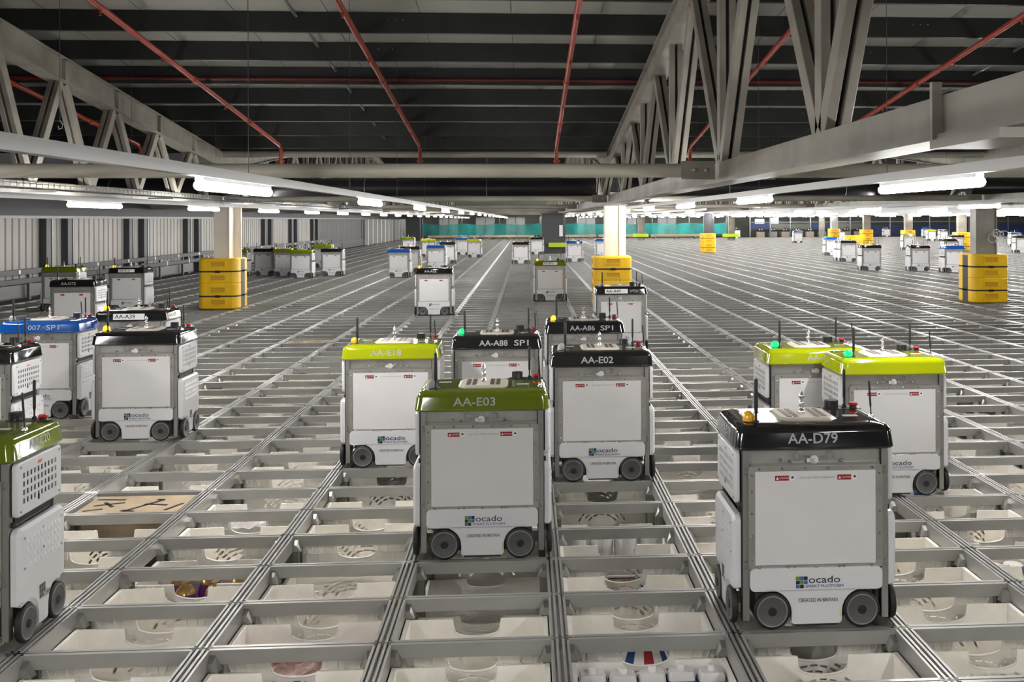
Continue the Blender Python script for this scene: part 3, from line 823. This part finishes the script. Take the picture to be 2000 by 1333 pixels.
for n_, kx in enumerate((-.165, -.045)):
    t = thing('tissue_roll', f'purple wrapped tissue roll in the far right tote, {("left", "right")[n_]} of the pair', 'tissue roll', (x+kx, y-.10, z), 'purple tissue rolls')
    obj('wrap', MB().lathe([(.056, 0), (.058, .005), (.058, .27), (.05, .29)], PURPLE, 20, cap1=False).mesh('wrap'), t)
    obj('paper_end', MB().lathe([(.05, .288), (.048, .293), (.015, .29)], PAPER, 20).mesh('paper_end'), t)
def heap(i, j, mt, lab, name, cat, top, seed=1):
    x, y, z = rest(i, j); q = random.Random(seed); b = MB(); nx, ny = 15, 10
    hs = [[top + q.uniform(-.02, .02) - .05*((u-nx/2)/nx*2)**2 for v in range(ny)] for u in range(nx)]
    V = [(-.27 + .54*u/(nx-1), -.16 + .32*v/(ny-1), hs[u][v]) for u in range(nx) for v in range(ny)]
    Fq = [(u*ny+v, (u+1)*ny+v, (u+1)*ny+v+1, u*ny+v+1) for u in range(nx-1) for v in range(ny-1)]
    o2 = len(V); V += [(a, b_, 0.) for a, b_, c in V]
    for u in range(nx-1):
        for v, s_ in ((0, 1), (ny-1, 1)): Fq.append((u*ny+v, (u+1)*ny+v, o2+(u+1)*ny+v, o2+u*ny+v))
    for v in range(ny-1):
        for u in (0, nx-1): Fq.append((u*ny+v, u*ny+v+1, o2+u*ny+v+1, o2+u*ny+v))
    Fq += [(o2+u*ny+v, o2+(u+1)*ny+v, o2+(u+1)*ny+v+1, o2+u*ny+v+1) for u in range(nx-1) for v in range(ny-1)]
    b.add(V, Fq, mt, False)
    o = obj(name, b.mesh(name), None, (x, y, z)); tag(o, lab, cat, kind='stuff')
heap(-2, 0, FILM, 'heap of pink film wrapped sweets filling a tote left of the central columns', 'wrapped_sweets', 'sweets', .25, 2)
heap(-3, 4, CLEARF, 'heap of clear film bags filling a tote left of the lime lidded robot', 'film_bags', 'bags', .30, 3)
heap(-3, -1, PAPER, 'heap of white packets filling the tote at the bottom left corner', 'white_packets', 'packets', .28, 4)
heap(3, 5, BLUEP, 'heap of blue packets in a tote at the right edge', 'blue_packets', 'packets', .28, 5)
# brown boards with black strokes laid over cells
def board(i, j, lab, z=-.014):
    t = thing('cardboard_lid', lab, 'board', ((i+.5)*SX, (j+.5)*SY, 0), 'brown boards over cells')
    obj('board', MB().box(-.292, .292, -.19, .19, z-.012, z, CARD).mesh('board'), t)
    st = MB()
    for a, b in (((-.27, .12), (-.10, .10)), ((-.24, -.02), (-.08, .04)), ((-.20, .05), (-.12, -.05)), ((-.26, -.13), (-.16, -.09)), ((-.02, -.15), (.13, .09)), ((-.04, -.13), (.04, -.15)), ((.05, .0), (.19, -.03)), ((.13, .09), (.09, .10)), ((.21, -.14), (.27, .0))):
        st.bar((*a, z+.0008), (*b, z+.0008), .022, .0012, INK, (1, 0, 0) if abs(a[0]-b[0]) < abs(a[1]-b[1]) else (0, 1, 0))
    obj('painted_strokes', st.mesh('painted_strokes'), t)
    st2 = MB().box(-.30, .30, -.2, .2, -.44, z-.012, TOTE)
    tag(obj('box_body', MB().loft([[(px, py, zz) for px, py in rrect(.27, .17, .02, 2)] for zz in (-.44, z-.012)], CARD, False).mesh('box_body'), t), None)
board(-4, 4, 'brown lid board with black painted strokes in the cell right of the AA-C20 robot')
p = at(603, 674, Z=-.05)
board(round(p[0]/SX-.5), round(p[1]/SY-.5), 'brown lid board with black strokes seen edge on, left of the lime lidded AA-E18 robot')

# ================================================================== COLUMNS AND PROTECTORS
def protector(x, y, label, hw=.37, lod=0, h=.96, strap_side=1):
    t = thing('column_protector', label, 'column protector', (x, y, 0), 'yellow column protectors')
    b = MB()
    zs = [0.02, .24, .48, .72, h]
    rings = []
    for k, (z, s) in enumerate([(.01, .97), (.03, 1), (.235, 1), (.25, .975), (.265, 1), (.475, 1), (.49, .985), (.505, 1), (.70, 1), (.715, .975), (.73, 1), (h-.03, 1), (h, .96)]):
        rings.append([(a, c, z) for a, c in rrect(hw*s, hw*s, .11, 4)])
    b.loft(rings, YELLOW, False)
    obj('shell', b.mesh('shell', .006, 2), t)
    one = MB()
    one.box(-.13, .13, -hw-.001, -hw+.02, -.045, .045, YELLOW_D)
    for a, c in ((-.155, -.13), (.13, .155)): one.box(a, c, -hw-.012, -hw+.02, -.06, .06, YELLOW)
    one.box(-.13, .13, -hw-.012, -hw+.02, .045, .06, YELLOW); one.box(-.13, .13, -hw-.012, -hw+.02, -.06, -.045, YELLOW)
    om = one.mesh('recess')
    for z in (.14, .37, .60, .86):
        for q in range(4):
            if (lod and q == 2) or (not lod and q == (1 if strap_side > 0 else 3)): continue
            obj('recess', om, t, (0, 0, z), (0, 0, q*PI/2))
    for z in (.25, .715):
        s = obj('strap', MB().loft([[(a, c, z+dz) for a, c in rrect(hw+.004, hw+.004, .112, 4)] for dz in (-.014, .014)], RUBBER, False, True, True).mesh('strap'), t)
        if lod == 0: obj('buckle', MB().box(-.05, .05, -hw-.018, -hw+.0, z-.022, z+.022, BLACKP).mesh('buckle', .004, 1), s)
    if lod == 0:
        sx = strap_side
        obj('corner_gap', MB().box(min(sx*(hw-.02), sx*(hw+.004)), max(sx*(hw-.02), sx*(hw+.004)), -.14, .10, .02, h-.02, INK).mesh('corner_gap'), t)
    return t
def column(x, y, label, mt, hw=.14, top=1.97, dp=.14):
    t = thing('column', label, 'column', (x, y, 0), 'steel columns')
    obj('web', MB().box(-hw, hw, -dp, dp, -.44, top-.03, mt).mesh('web', .008, 2), t)
    obj('flange', MB().box(hw, hw+.02, -dp-.02, dp+.12, -.44, top-.03, mt).box(hw+.02, hw+.16, dp, dp+.03, -.44, top-.03, mt).mesh('flange'), t)
    obj('cap_plate', MB().box(-hw-.06, hw+.16, -dp-.05, dp+.1, top-.03, top, BEIGE).mesh('cap_plate'), t)
    return t
XC = [-13.38, -5.93, 1.53, 8.98, 16.44, 23.9, 31.3, 38.8]
column(-5.93, 15.95, 'cream steel column standing in the left yellow protector', CREAMCOL)
column(1.53, 15.95, 'cream steel column standing in the middle yellow protector behind AA-A45', CREAMCOL)
column(8.98, 15.85, 'grey steel column standing in the right yellow protector, bright rope tangle hung on it', BEIGE, .2)
protector(-5.93, 15.95, 'yellow protector with black straps round the left column')
protector(1.53, 15.95, 'yellow protector round the middle column, behind the robot reading AA-A45')
protector(8.98, 15.85, 'yellow protector round the right column, its black gap on the left', strap_side=-1)
tg = MB(); q = random.Random(5)
for kq in range(9):
    c0_ = (q.uniform(-.14, .14), 0, q.uniform(-.1, .12)); rr = q.uniform(.04, .09)
    tg.tube([(c0_[0] + rr*math.cos(a), -.01*kq, c0_[2] + rr*math.sin(a)) for a in [i*PI/6 for i in range(13)]], .006, INKW, 5)
pp = at(1953, 466, Y=15.85-.22)
tag(obj('rope_tangle', tg.mesh('rope_tangle'), None, (pp[0], 15.70, pp[2])), 'tangle of white rope hanging on the right grey column', 'rope')
column(1.12, 46.6, 'wide dark grey column beyond the robot reading AA-B20', DARKCOL, .52, 2.0, .4)
column(-9.3, 79.5, 'black column at the left end of the teal netting', DARKCOL, .55, 2.0, .3)
pz = at(1090, 480, Y=46.1)
lo = obj('column_bumper', MB().box(-.47, .47, -.10, .095, .32, .54, LIMEPAD).mesh('column_bumper', .02), None, (pz[0], 46.1, 0)); tag(lo, 'bright lime padded bumper on the dark grey column', 'bumper', 'lime bumpers')
sg = MB().box(-.09, .09, -.01, .0, 0, .55, INKW); pz = at(1096, 450, Y=46.1); tag(obj('paper_notice', sg.mesh('paper_notice'), None, (pz[0], 46.19, pz[2]-.3)), 'white paper notice stuck on the dark grey column', 'notice')
FC = [(1385, 494, DARKCOL, 1, 'dark column in a yellow protector left of the far workstations', 36), (1632, 474, FARW, 1, 'far column in a yellow protector, leftmost of the right hand four', 20),
      (1696, 478, BEIGE, 1, 'far pale column in a yellow protector, second of the right hand four', 22), (1778, 481, BEIGE, 1, 'far pale column in a yellow protector, third of the right hand four', 25), (1884, 491, BEIGE, 1, 'far pale column in a yellow protector, nearest the right column', 28),
      (1252, 470, BEIGE, 2, 'far cream column with a lime bumper, right of the middle column', 0), (1429, 470, BEIGE, 2, 'far cream column with a lime bumper, at the right end of the netting', 0), (1607, 465, BEIGE, 0, 'far cream column right of the lit screens', 0)]
for px, py, mt, kind, lab, wpx in FC:
    p = at(px, py, Z=0)
    column(p[0], p[1]+.4, lab, mt, .2)
    if kind == 1: protector(p[0], p[1]+.4, lab.replace('column in a yellow protector', 'yellow column protector').replace('dark yellow', 'yellow').replace('pale yellow', 'yellow').replace('of the right hand four', 'of the four at right') , .36, 1)
    if kind == 2:
        o = obj('column_bumper', MB().loft([[(a, c, z) for a, c in rrect(.58, .45, .06, 3)] for z in (.28, .52)], LIMEPAD, False).mesh('column_bumper', .01), None, (p[0], p[1]+.4, 0))
        tag(o, 'lime padded bumper on the ' + lab.split(' with')[0] + (' right of the middle column' if px < 1300 else ' at the netting end'), 'bumper', 'lime bumpers')

# ================================================================== ROOF STEEL
def truss(x, ya, yb, label, detail):
    t = thing('roof_truss', label, 'truss', (x, ya, 0), 'roof trusses')
    o = Vector((0, -ya, 0))
    zb0, zb1 = 1.97, 2.14
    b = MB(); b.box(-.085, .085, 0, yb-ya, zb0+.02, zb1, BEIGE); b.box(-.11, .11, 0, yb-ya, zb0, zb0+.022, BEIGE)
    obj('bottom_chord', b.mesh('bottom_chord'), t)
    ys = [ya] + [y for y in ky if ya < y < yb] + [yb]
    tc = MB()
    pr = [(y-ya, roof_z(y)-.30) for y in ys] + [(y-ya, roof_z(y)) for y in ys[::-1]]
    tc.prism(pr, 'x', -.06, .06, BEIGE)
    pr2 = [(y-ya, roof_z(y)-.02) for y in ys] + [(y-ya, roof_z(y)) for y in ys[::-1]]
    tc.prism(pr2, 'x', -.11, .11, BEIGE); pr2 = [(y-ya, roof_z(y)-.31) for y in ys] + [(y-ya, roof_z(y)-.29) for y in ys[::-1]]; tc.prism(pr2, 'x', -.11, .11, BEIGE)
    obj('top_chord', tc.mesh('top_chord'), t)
    nodes = []; warren = x < 0; pitch = 1.65 if warren and detail else 2.9; y = yb - (1.9 if warren and detail else 0)
    while y > ya + 1: nodes.append(y); y -= pitch
    web = MB()
    def member(p, q, nm):
        p, q = Vector(p), Vector(q)
        mb = MB() if detail else web
        for sx in (-1, 1): mb.bar(p + Vector((sx*.042, 0, 0)), q + Vector((sx*.042, 0, 0)), .055, .12, BEIGE, (1, 0, 0))
        mb.bar(p, q, .03, .016, INK, (1, 0, 0))  # black bar stands in for the shade between the paired angles
        if detail: obj(nm, mb.mesh(nm, .004, 1), t)
    for y in nodes:
        if y >= yb - .01: continue
        yl = y - ya
        if warren and detail:
            for dy in (-.82, .82):
                member((0, yl + dy*.97, zb1), (0, yl + (.07 if dy > 0 else -.07), roof_z(y)-.31), 'diagonal_member')
            obj('stiffener', MB().box(-.105, .105, yl-.05, yl+.05, roof_z(y)-.29, roof_z(y)-.03, BEIGE).mesh('stiffener'), t)
            continue
        member((0, yl, zb1), (0, yl, roof_z(y)-.3), 'vertical_member')
        for dy in (-1.4, 1.4):
            yy = min(max(y+dy, ya+.05), yb)
            member((0, yl + (.05 if dy > 0 else -.05), zb1), (0, yy-ya, roof_z(yy)-.3), 'diagonal_member')
    if not detail: obj('web_members', web.mesh('web_members', fix=False), t)
    return t
names = {-5.93: 'left', 1.53: 'middle', 8.98: 'right'}
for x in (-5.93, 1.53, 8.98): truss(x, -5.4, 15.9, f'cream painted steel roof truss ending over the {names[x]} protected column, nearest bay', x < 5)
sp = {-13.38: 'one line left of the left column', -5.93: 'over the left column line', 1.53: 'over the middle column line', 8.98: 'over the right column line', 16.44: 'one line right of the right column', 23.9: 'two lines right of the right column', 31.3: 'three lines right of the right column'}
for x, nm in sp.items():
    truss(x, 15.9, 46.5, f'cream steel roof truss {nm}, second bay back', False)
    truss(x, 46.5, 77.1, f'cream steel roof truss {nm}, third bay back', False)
# stiffener and bracket welded to the near right truss chord
sb = thing('chord_bracket', 'stained cream splice bracket under the big right hand truss chord near the top right', 'bracket', (1.53, 0, 0))
pa, pb = at(1826, 250, X=1.42), at(1965, 250, X=1.42)
obj('splice_plate', MB().box(-.125, -.086, pa[1]-.012, pa[1]+.012, 1.935, 2.19, BEIGE).mesh('splice_plate'), sb)
obj('box_bracket', MB().box(-.132, .10, pb[1], pa[1]-.013, 1.935, 1.969, BEIGE).mesh('box_bracket'), sb)
# purlins
k = 0
PY = [15.2 - 1.22*i for i in range(13)][::-1]
for y in PY + [16.6+1.22*i for i in range(12)] + [45.8-1.22*i for i in range(11)][::-1]:
    k += 1
    if y < -2: continue
    sgn = -1 if (y < 15.9 or 31.2 < y < 46.5) else 1
    z = roof_z(y)
    L = 30 if y < 16 else 38
    p = MB()
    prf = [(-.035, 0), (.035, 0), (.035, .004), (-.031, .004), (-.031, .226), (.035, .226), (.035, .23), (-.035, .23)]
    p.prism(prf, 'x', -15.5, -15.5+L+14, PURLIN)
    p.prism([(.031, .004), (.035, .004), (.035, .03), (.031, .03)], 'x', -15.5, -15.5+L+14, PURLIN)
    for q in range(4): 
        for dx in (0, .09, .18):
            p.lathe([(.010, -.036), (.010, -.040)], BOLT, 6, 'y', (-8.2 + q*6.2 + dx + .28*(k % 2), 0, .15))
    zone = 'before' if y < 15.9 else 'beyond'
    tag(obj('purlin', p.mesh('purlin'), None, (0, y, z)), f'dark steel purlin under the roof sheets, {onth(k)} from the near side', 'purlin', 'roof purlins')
# brace tubes
def tube(name, pts, r, mt, label, cat, group=None, n=14):
    b = MB().tube(pts, r, mt, n); return tag(obj(name, b.mesh(name)), label, cat, group)
bi = 0
for y, nm in ((4.3, 'nearest'), (15.7, 'second'), (27.5, 'third'), (37.0, 'fourth'), (46.3, 'fifth'), (57.0, 'sixth'), (68.0, 'seventh')):
    xs = [-13.38, -5.93, 1.53, 8.98, 16.44, 23.9]
    for a, b_ in zip(xs[:-1], xs[1:]):
        if a == -13.38 and y < 20: continue
        if a > 10 and y < 15: continue
        bay = {-13.38: 'far left', -5.93: 'central', 1.53: 'right', 8.98: 'far right', 16.44: 'outermost right'}[a]
        t = thing('brace_tube', f'dusty cream round brace tube between truss chords, {nm} across the {bay} bay', 'brace tube', ((a+b_)/2, y, 2.075), 'brace tubes')
        w2 = (b_-a)/2 - .11
        obj('tube', MB().tube([(-w2+.2, 0, 0), (w2-.2, 0, 0)], .058, TUBEP, 18).mesh('tube'), t)
        for sx in (-1, 1):
            pl = obj('end_plate', MB().box(min(sx*w2, sx*(w2-.28)), max(sx*w2, sx*(w2-.28)), -.065, -.05, -.075, .075, BEIGE).mesh('end_plate'), t)
            for q in (.08, .18): obj('bolt', MB().lathe([(.018, -.065), (.018, -.082), (.012, -.085)], BOLT, 6, 'y', (sx*(w2-q), 0, 0)).mesh('bolt'), pl)
for a, b_, nm in ((-5.93, 1.53, 'central'), (1.53, 8.98, 'right')):
    tube('brace_tube', [(a+.12, 15.55, 2.92), (b_-.12, 15.55, 2.92)], .06, TUBEP, f'cream round brace tube high in the roof valley, {nm} bay', 'brace tube', 'brace tubes')
# black drain pipe under the valley
for a, b_, nm in ((-13.2, -6.15, 'left'), (-5.7, 1.3, 'central'), (1.75, 8.75, 'right'), (9.2, 16.2, 'far right')):
    t = thing('drain_duct', f'thick black pipe hung beneath the roof valley, {nm} bay', 'pipe', (0, 17.0, 2.33), 'black valley pipes')
    obj('duct', MB().tube([(a, 0, 0), (b_, 0, 0)], .20, BLACKDUCT, 20).mesh('duct'), t)
    for q in (.33, .68):
        xx = a + (b_-a)*q
        obj('hanger_strap', MB().tube([(xx, .206*math.cos(u), .206*math.sin(u)) for u in [PI*i/10 - PI for i in range(21)]], .010, GALV, 4).tube([(xx, 0, .2), (xx, 0, .78)], .006, GALV, 5).mesh('hanger_strap'), t)
# red sprinkler pipes
rp_ = 0
for x, nm in ((-6.97, 'outermost left'), (-4.52, 'first left of the middle'), (-2.05, 'second left of the middle'), (.42, 'just left of the big right truss'), (2.88, 'just right of the big right truss'), (5.3, 'outermost right')):
    y0, y1 = -3.0, 14.6
    off = -.07
    t = thing('sprinkler_pipe', f'red sprinkler pipe sloping down under the purlins, {nm}', 'pipe', (x, 0, 0), 'red sprinkler pipes')
    zz = lambda y: roof_z(y) + off
    obj('pipe', MB().tube([(0, y0, zz(y0)), (0, .6, zz(.6)), (0, y1-.15, zz(y1-.15)), (0, y1, zz(y1)-.05), (0, y1+.02, zz(y1)-.5)], .034, REDPIPE, 12).mesh('pipe'), t)
    for y in (4.2, 9.8, 12.5):
        b = MB(); d = Vector((0, 1, -SL)).normalized(); p = Vector((0, y, zz(y)))
        b.tube([p - d*.05, p + d*.05], .044, REDPIPE, 12); obj('coupling', b.mesh('coupling'), t)
    for y in (2.5, 6.8, 8.6, 11.2, 13.2):
        obj('sprinkler_head', MB().lathe([(.016, -.034), (.016, -.06), (.007, -.075), (.018, -.085), (.018, -.088)], REDPIPE, 8, 'z', (0, y, zz(y))).mesh('sprinkler_head'), t)
    obj('drop_flange', MB().lathe([(.06, 0), (.06, .03)], REDPIPE, 14, 'z', (0, y1+.02, zz(y1)-.28)).lathe([(.06, 0), (.06, .03)], REDPIPE, 14, 'z', (0, y1+.02, zz(y1)-.5)).mesh('drop_flange'), t)
tube('sprinkler_main', [(-15, 10.24, roof_z(10.32)+.06), (30, 10.24, roof_z(10.32)+.06)], .024, mat('pipe_dark_red', (.10, .008, .006), .5), 'thin dark red main pipe running straight across below the purlins', 'pipe', None, 10)
for x, nm in ((-2.75, 'left'), (6.3, 'right')):
    for k_, y in enumerate(PY):
        if y > 1.5: tag(obj('conduit', MB().tube([(0, .06, roof_z(y+.06)-roof_z(y)+.17), (0, 1.15, roof_z(min(y+1.15, 15.2))-roof_z(y)+.17)], .02, GALV, 8).mesh('conduit'), None, (x, y, roof_z(y))),
                        f'grey conduit length above the purlins on the {nm} side, {onth(k_+1)} gap from the near side', 'conduit', 'roof conduits')

# ================================================================== LAMPS
ROWS = [(-5.3, .3, 4.15, 'second left'), (-1.85, 2.15, 5.25, 'first left'), (2.2, 1.75, 4.55, 'first right'), (7.2, 1.4, 5.35, 'second right'), (11.3, 14, 5.2, 'third right'),
        (15.2, 22, 5.4, 'fourth right'), (19.1, 24, 5.3, 'fifth right'), (23.2, 30, 5.4, 'sixth right'), (27.3, 40, 5.3, 'seventh right'), (31.4, 44, 5.5, 'eighth right'), (36, 52, 5.4, 'ninth right'), (41, 60, 5.6, 'tenth right'), (46, 62, 5.6, 'eleventh right')] + [(9.25, 19, 5.4, 'second added intermediate'), (13.2, 24, 5.3, 'third added intermediate'), (17.1, 28, 5.4, 'fourth added intermediate'), (21.2, 30, 5.3, 'fifth added intermediate'), (25.2, 34, 5.4, 'sixth added intermediate'), (29.4, 42, 5.3, 'seventh added intermediate'), (33.6, 46, 5.4, 'eighth added intermediate'), (4.7, 26, 5.2, 'first added intermediate')]  # intermediate rows are added to brighten the far floor
tube_mesh = MB().lathe([(.016, -.75), (.026, -.735), (.0275, -.70), (.0275, .70), (.026, .735), (.016, .75)], LAMP, 10, 'y').mesh('lamp_tube')
house_mesh = MB().box(-.022, .022, -.72, .72, .026, .046, TRUNK).box(-.012, .012, -.5, -.46, .02, .03, GALV).box(-.012, .012, .46, .5, .02, .03, GALV).mesh('lamp_housing')
ZL = 1.86
for x, y0, st, nm in ROWS:
    yend = 92 if x < 30 else 87
    ya = -14 if x < 10 and nm.find('inter') < 0 else y0 - 3
    t = thing('light_trunking', f'long white lighting trunking over the aisle, {nm} row of lamps from the camera', 'trunking', (x, ya, ZL), 'lighting trunking')
    obj('trunk', MB().box(-.03, .03, 0, yend-ya, .048, .105, TRUNK).mesh('trunk'), t)
    for yy in ([15.2 - 1.22*(k_ + .5) for k_ in (1, 4, 7, 10)] if ya < -5 else []) + [16.6 + 1.22*(k_ + .5) for k_ in (3, 8)] + [45.8 - 1.22*1.5]:
        if yy > ya + .1: obj('hanger_wire', MB().tube([(0, yy-ya, .105), (0, yy-ya, roof_z(yy)-ZL+.234)], .0022, WPOST, 4).mesh('hanger_wire'), t)
    y = y0; n = 0
    for q in (1, 2) if x < 9 and nm.find('inter') < 0 else ():
        l = thing('batten_lamp', f'lit batten lamp behind the viewpoint, {onth(q)} back in the {nm} row', 'lamp', (x, y0 - q*st, ZL), 'batten lamps')
        obj('lamp_tube', tube_mesh, l); obj('lamp_housing', house_mesh, l)
    while y < yend - 1:
        n += 1
        l = thing('batten_lamp', f'lit white batten lamp, {onth(n)} from the camera in the {nm} row', 'lamp', (x, y, ZL), 'batten lamps')
        obj('lamp_tube', tube_mesh, l); obj('lamp_housing', house_mesh, l)
        y += st
# cable basket on the left
cbx = -4.35
cb_ = thing('cable_basket', 'grey wire cable basket running along the left truss', 'cable tray', (cbx, 0, 1.955))
b = MB()
for xx, zz in ((-.1, 0), (-.05, 0), (0, 0), (.05, 0), (.1, 0), (.1, .05), (-.1, .05)): b.tube([(xx, -2, zz), (xx, 40, zz)], .0035, GALV, 4)
obj('long_wires', b.mesh('long_wires'), cb_)
b = MB()
for i in range(260):
    y = -2 + i*.11
    b.tube([(.1, y, .055), (.1, y, 0), (-.1, y, 0), (-.1, y, .055)], .003, GALV, 4)
tag(obj('cross_wires', b.mesh('cross_wires', fix=False), cb_), None, kind='stuff')
for i in range(4):
    y = 5.1 + i*3.0
    obj('support_bracket', MB().box(-.15, .13, y-.03, y+.03, -.03, -.008, SCAF).mesh('support_bracket'), cb_)
# chain hook hanging top left
hk = thing('hook_wire', 'thin steel wire with a hook hanging left of the left truss', 'hook', (-5.3, 4.6, 2.2))
hx = at(117, 236, Y=6.0)
hk.location = (hx[0], 6.0, 0)
obj('wire', MB().tube([(0, 0, hx[2]), (0, 0, roof_z(6.0)+.2)], .0025, WPOST, 5).mesh('wire'), hk)
obj('hook', MB().tube([(0, 0, hx[2]), (.025, 0, hx[2]-.03), (.02, 0, hx[2]-.07), (-.01, 0, hx[2]-.08), (-.015, 0, hx[2]-.05)], .006, GALV, 6).mesh('hook'), hk)

# ================================================================== FAR END
nz0, nz1 = .38, 1.30
netx = [-8.9, -5.6, -2.4, 1.0, 4.2, 7.4, 10.6, 13.8, 17.0]
for i, (a, b_) in enumerate(zip(netx[:-1], netx[1:])):
    b = MB(); n_ = 14; q = random.Random(i)
    top = [nz1 + .05*math.cos(2*PI*u/n_) + q.uniform(-.02, .02) for u in range(n_+1)]
    V = []
    for u in range(n_+1):
        x = a + (b_-a)*u/n_; wv = .02*math.sin(u*1.7+i)
        V += [(x, 83+wv, nz0), (x, 83+wv*1.5, (nz0+nz1)/2), (x, 83+wv, top[u])]
    b.add(V, [(3*u+k_, 3*u+3+k_, 3*u+4+k_, 3*u+1+k_) for u in range(n_) for k_ in (0, 1)], TEAL, True)
    tag(obj('debris_netting', b.mesh('debris_netting', fix=False)), f'teal debris netting sheet across the far end, {onth(i+1)} from the left', 'netting', 'teal netting sheets')
for i, x in enumerate(netx + [-7.2, -.8, 2.6, 9.0, 15.4]):
    b = MB().tube([(x, 83.08, 0), (x, 83.08, 1.95)], .03, SCAF, 6)
    tag(obj('scaffold_pole', b.mesh('scaffold_pole')), f'grey scaffold pole behind the teal netting, {onth(sorted(netx + [-7.2, -.8, 2.6, 9.0, 15.4]).index(x)+1)} from the left', 'pole', 'scaffold poles')
for i, x in enumerate((-6.2, -1.6, 3.6, 8.0, 12.4)):
    t = thing('conveyor', f'beige belt conveyor on dark legs below the netting, {onth(i+1)} from the left', 'conveyor', (x, 82.0, .002), 'far conveyors')
    obj('belt', MB().box(-2.1, 2.1, -.4, .4, .20, .38, CONV).mesh('belt', .02), t)
    for xx in (-1.7, 0, 1.7):
        obj('leg', MB().box(xx-.05, xx+.05, -.35, .35, 0, .2, SCAF).bar((xx, 0, .18), (xx+.42, 0, .04), .05, .05, SCAF).mesh('leg'), t)
for i, x in enumerate((-7.6, -4.1, -1.2, 2.3, 5.6, 9.6, 13.5)):
    p = MB().box(-.9, .9, -.05, .05, -.92, 1.0, PANEL).box(-.03, .03, -.08, -.05, -.92, 1.0, SCAF)
    tag(obj('pale_panel', p.mesh('pale_panel'), None, (x, 95, .9)), f'pale wall panel behind the netting, {onth(i+1)} from the left', 'panel', 'pale panels behind the netting')
# workstations and racks at right
rk = [20.6 + i*1.9 for i in range(17)]
for i, x in enumerate(rk[:-1]):
    t = thing('storage_rack', f'dark rack bay with slim silver post at the far right end, {onth(i+1)} from the left', 'rack', (x, 90.0, -.02), 'far rack bays')
    obj('post', MB().box(-.05, .05, -.05, .05, 0, 2.3, GALV).mesh('post'), t)
    z0 = .05 if i > 5 else .7
    obj('panel', MB().box(.10, 1.80, -.02, .02, z0, z0 + (1.05 if i > 5 else .55), NAVY if (i > 5 or i % 3 == 0) else FARD).mesh('panel'), t)
    obj('beam', MB().box(.05, 1.85, -.03, .03, 1.35, 1.42, SCAF).mesh('beam'), t)
b = MB().box(20, 55, 0, .3, -.02, 4, FARD); tag(obj('wall_right', b.mesh('wall_right'), None, (0, 94, 0)), None, kind='structure')
for i in range(9):
    x = 21.4 + i*1.15
    t = thing('workstation', f'brown and grey workstation before the far screens, {onth(i+1)} from the left', 'workstation', (x, 89.2, -.02), 'far workstations')
    obj('cabinet', MB().box(-.35, .35, -.25, .25, 0, .5, BROWNBOX if i % 2 == 0 else SCAF).mesh('cabinet', .02), t)
    obj('monitor', MB().box(-.2, .2, -.05, .05, .58, .85, BLACKP).box(-.03, .03, -.03, .03, .5, .6, BLACKP).mesh('monitor'), t)
    for sx in (-.12, .12): obj('indicator', MB().box(sx-.04, sx+.04, -.06, -.05, .68, .75, INKW).mesh('indicator'), t)
for i, (xa, xb, ya_, yb_) in enumerate(((1474, 1492, 428, 438), (1505, 1520, 426, 437))):
    a, c = at(xa, yb_, Y=90.2), at(xb, ya_, Y=90.2)
    t = thing('wall_screen', f'{("left", "right")[i]} lit blue white screen high at the far right end', 'screen', ((a[0]+c[0])/2, 90.1, a[2]), 'far lit screens')
    w_ = (c[0]-a[0])/2; h_ = c[2]-a[2]
    obj('panel', MB().box(-w_, w_, -.03, .0, 0, h_, SCREEN).mesh('panel'), t); obj('casing', MB().box(-w_-.03, w_+.03, .0, .08, -.03, h_+.03, BLACKP).mesh('casing'), t)
hp = at(1752, 460, Z=0)
o = obj('barrier', MB().box(-.55, .55, -.1, .1, .35, .75, YELLOW).box(-.5, -.42, -.1, .1, 0, .35, SCAF).box(.42, .5, -.1, .1, 0, .35, SCAF).mesh('barrier', .02), None, tuple(at(1669, 486, Z=0)[:2]) + (0,))
tag(o, 'low yellow barrier standing between two yellow column protectors at right', 'barrier')
gp = at(1963, 480, Z=.0)
o = obj('lime_tag', MB().box(-.09, .09, -.02, .02, 0, .16, LIMEPAD).mesh('lime_tag'), None, (9.55, 15.9, 1.0)); bpy.data.objects.remove(o)
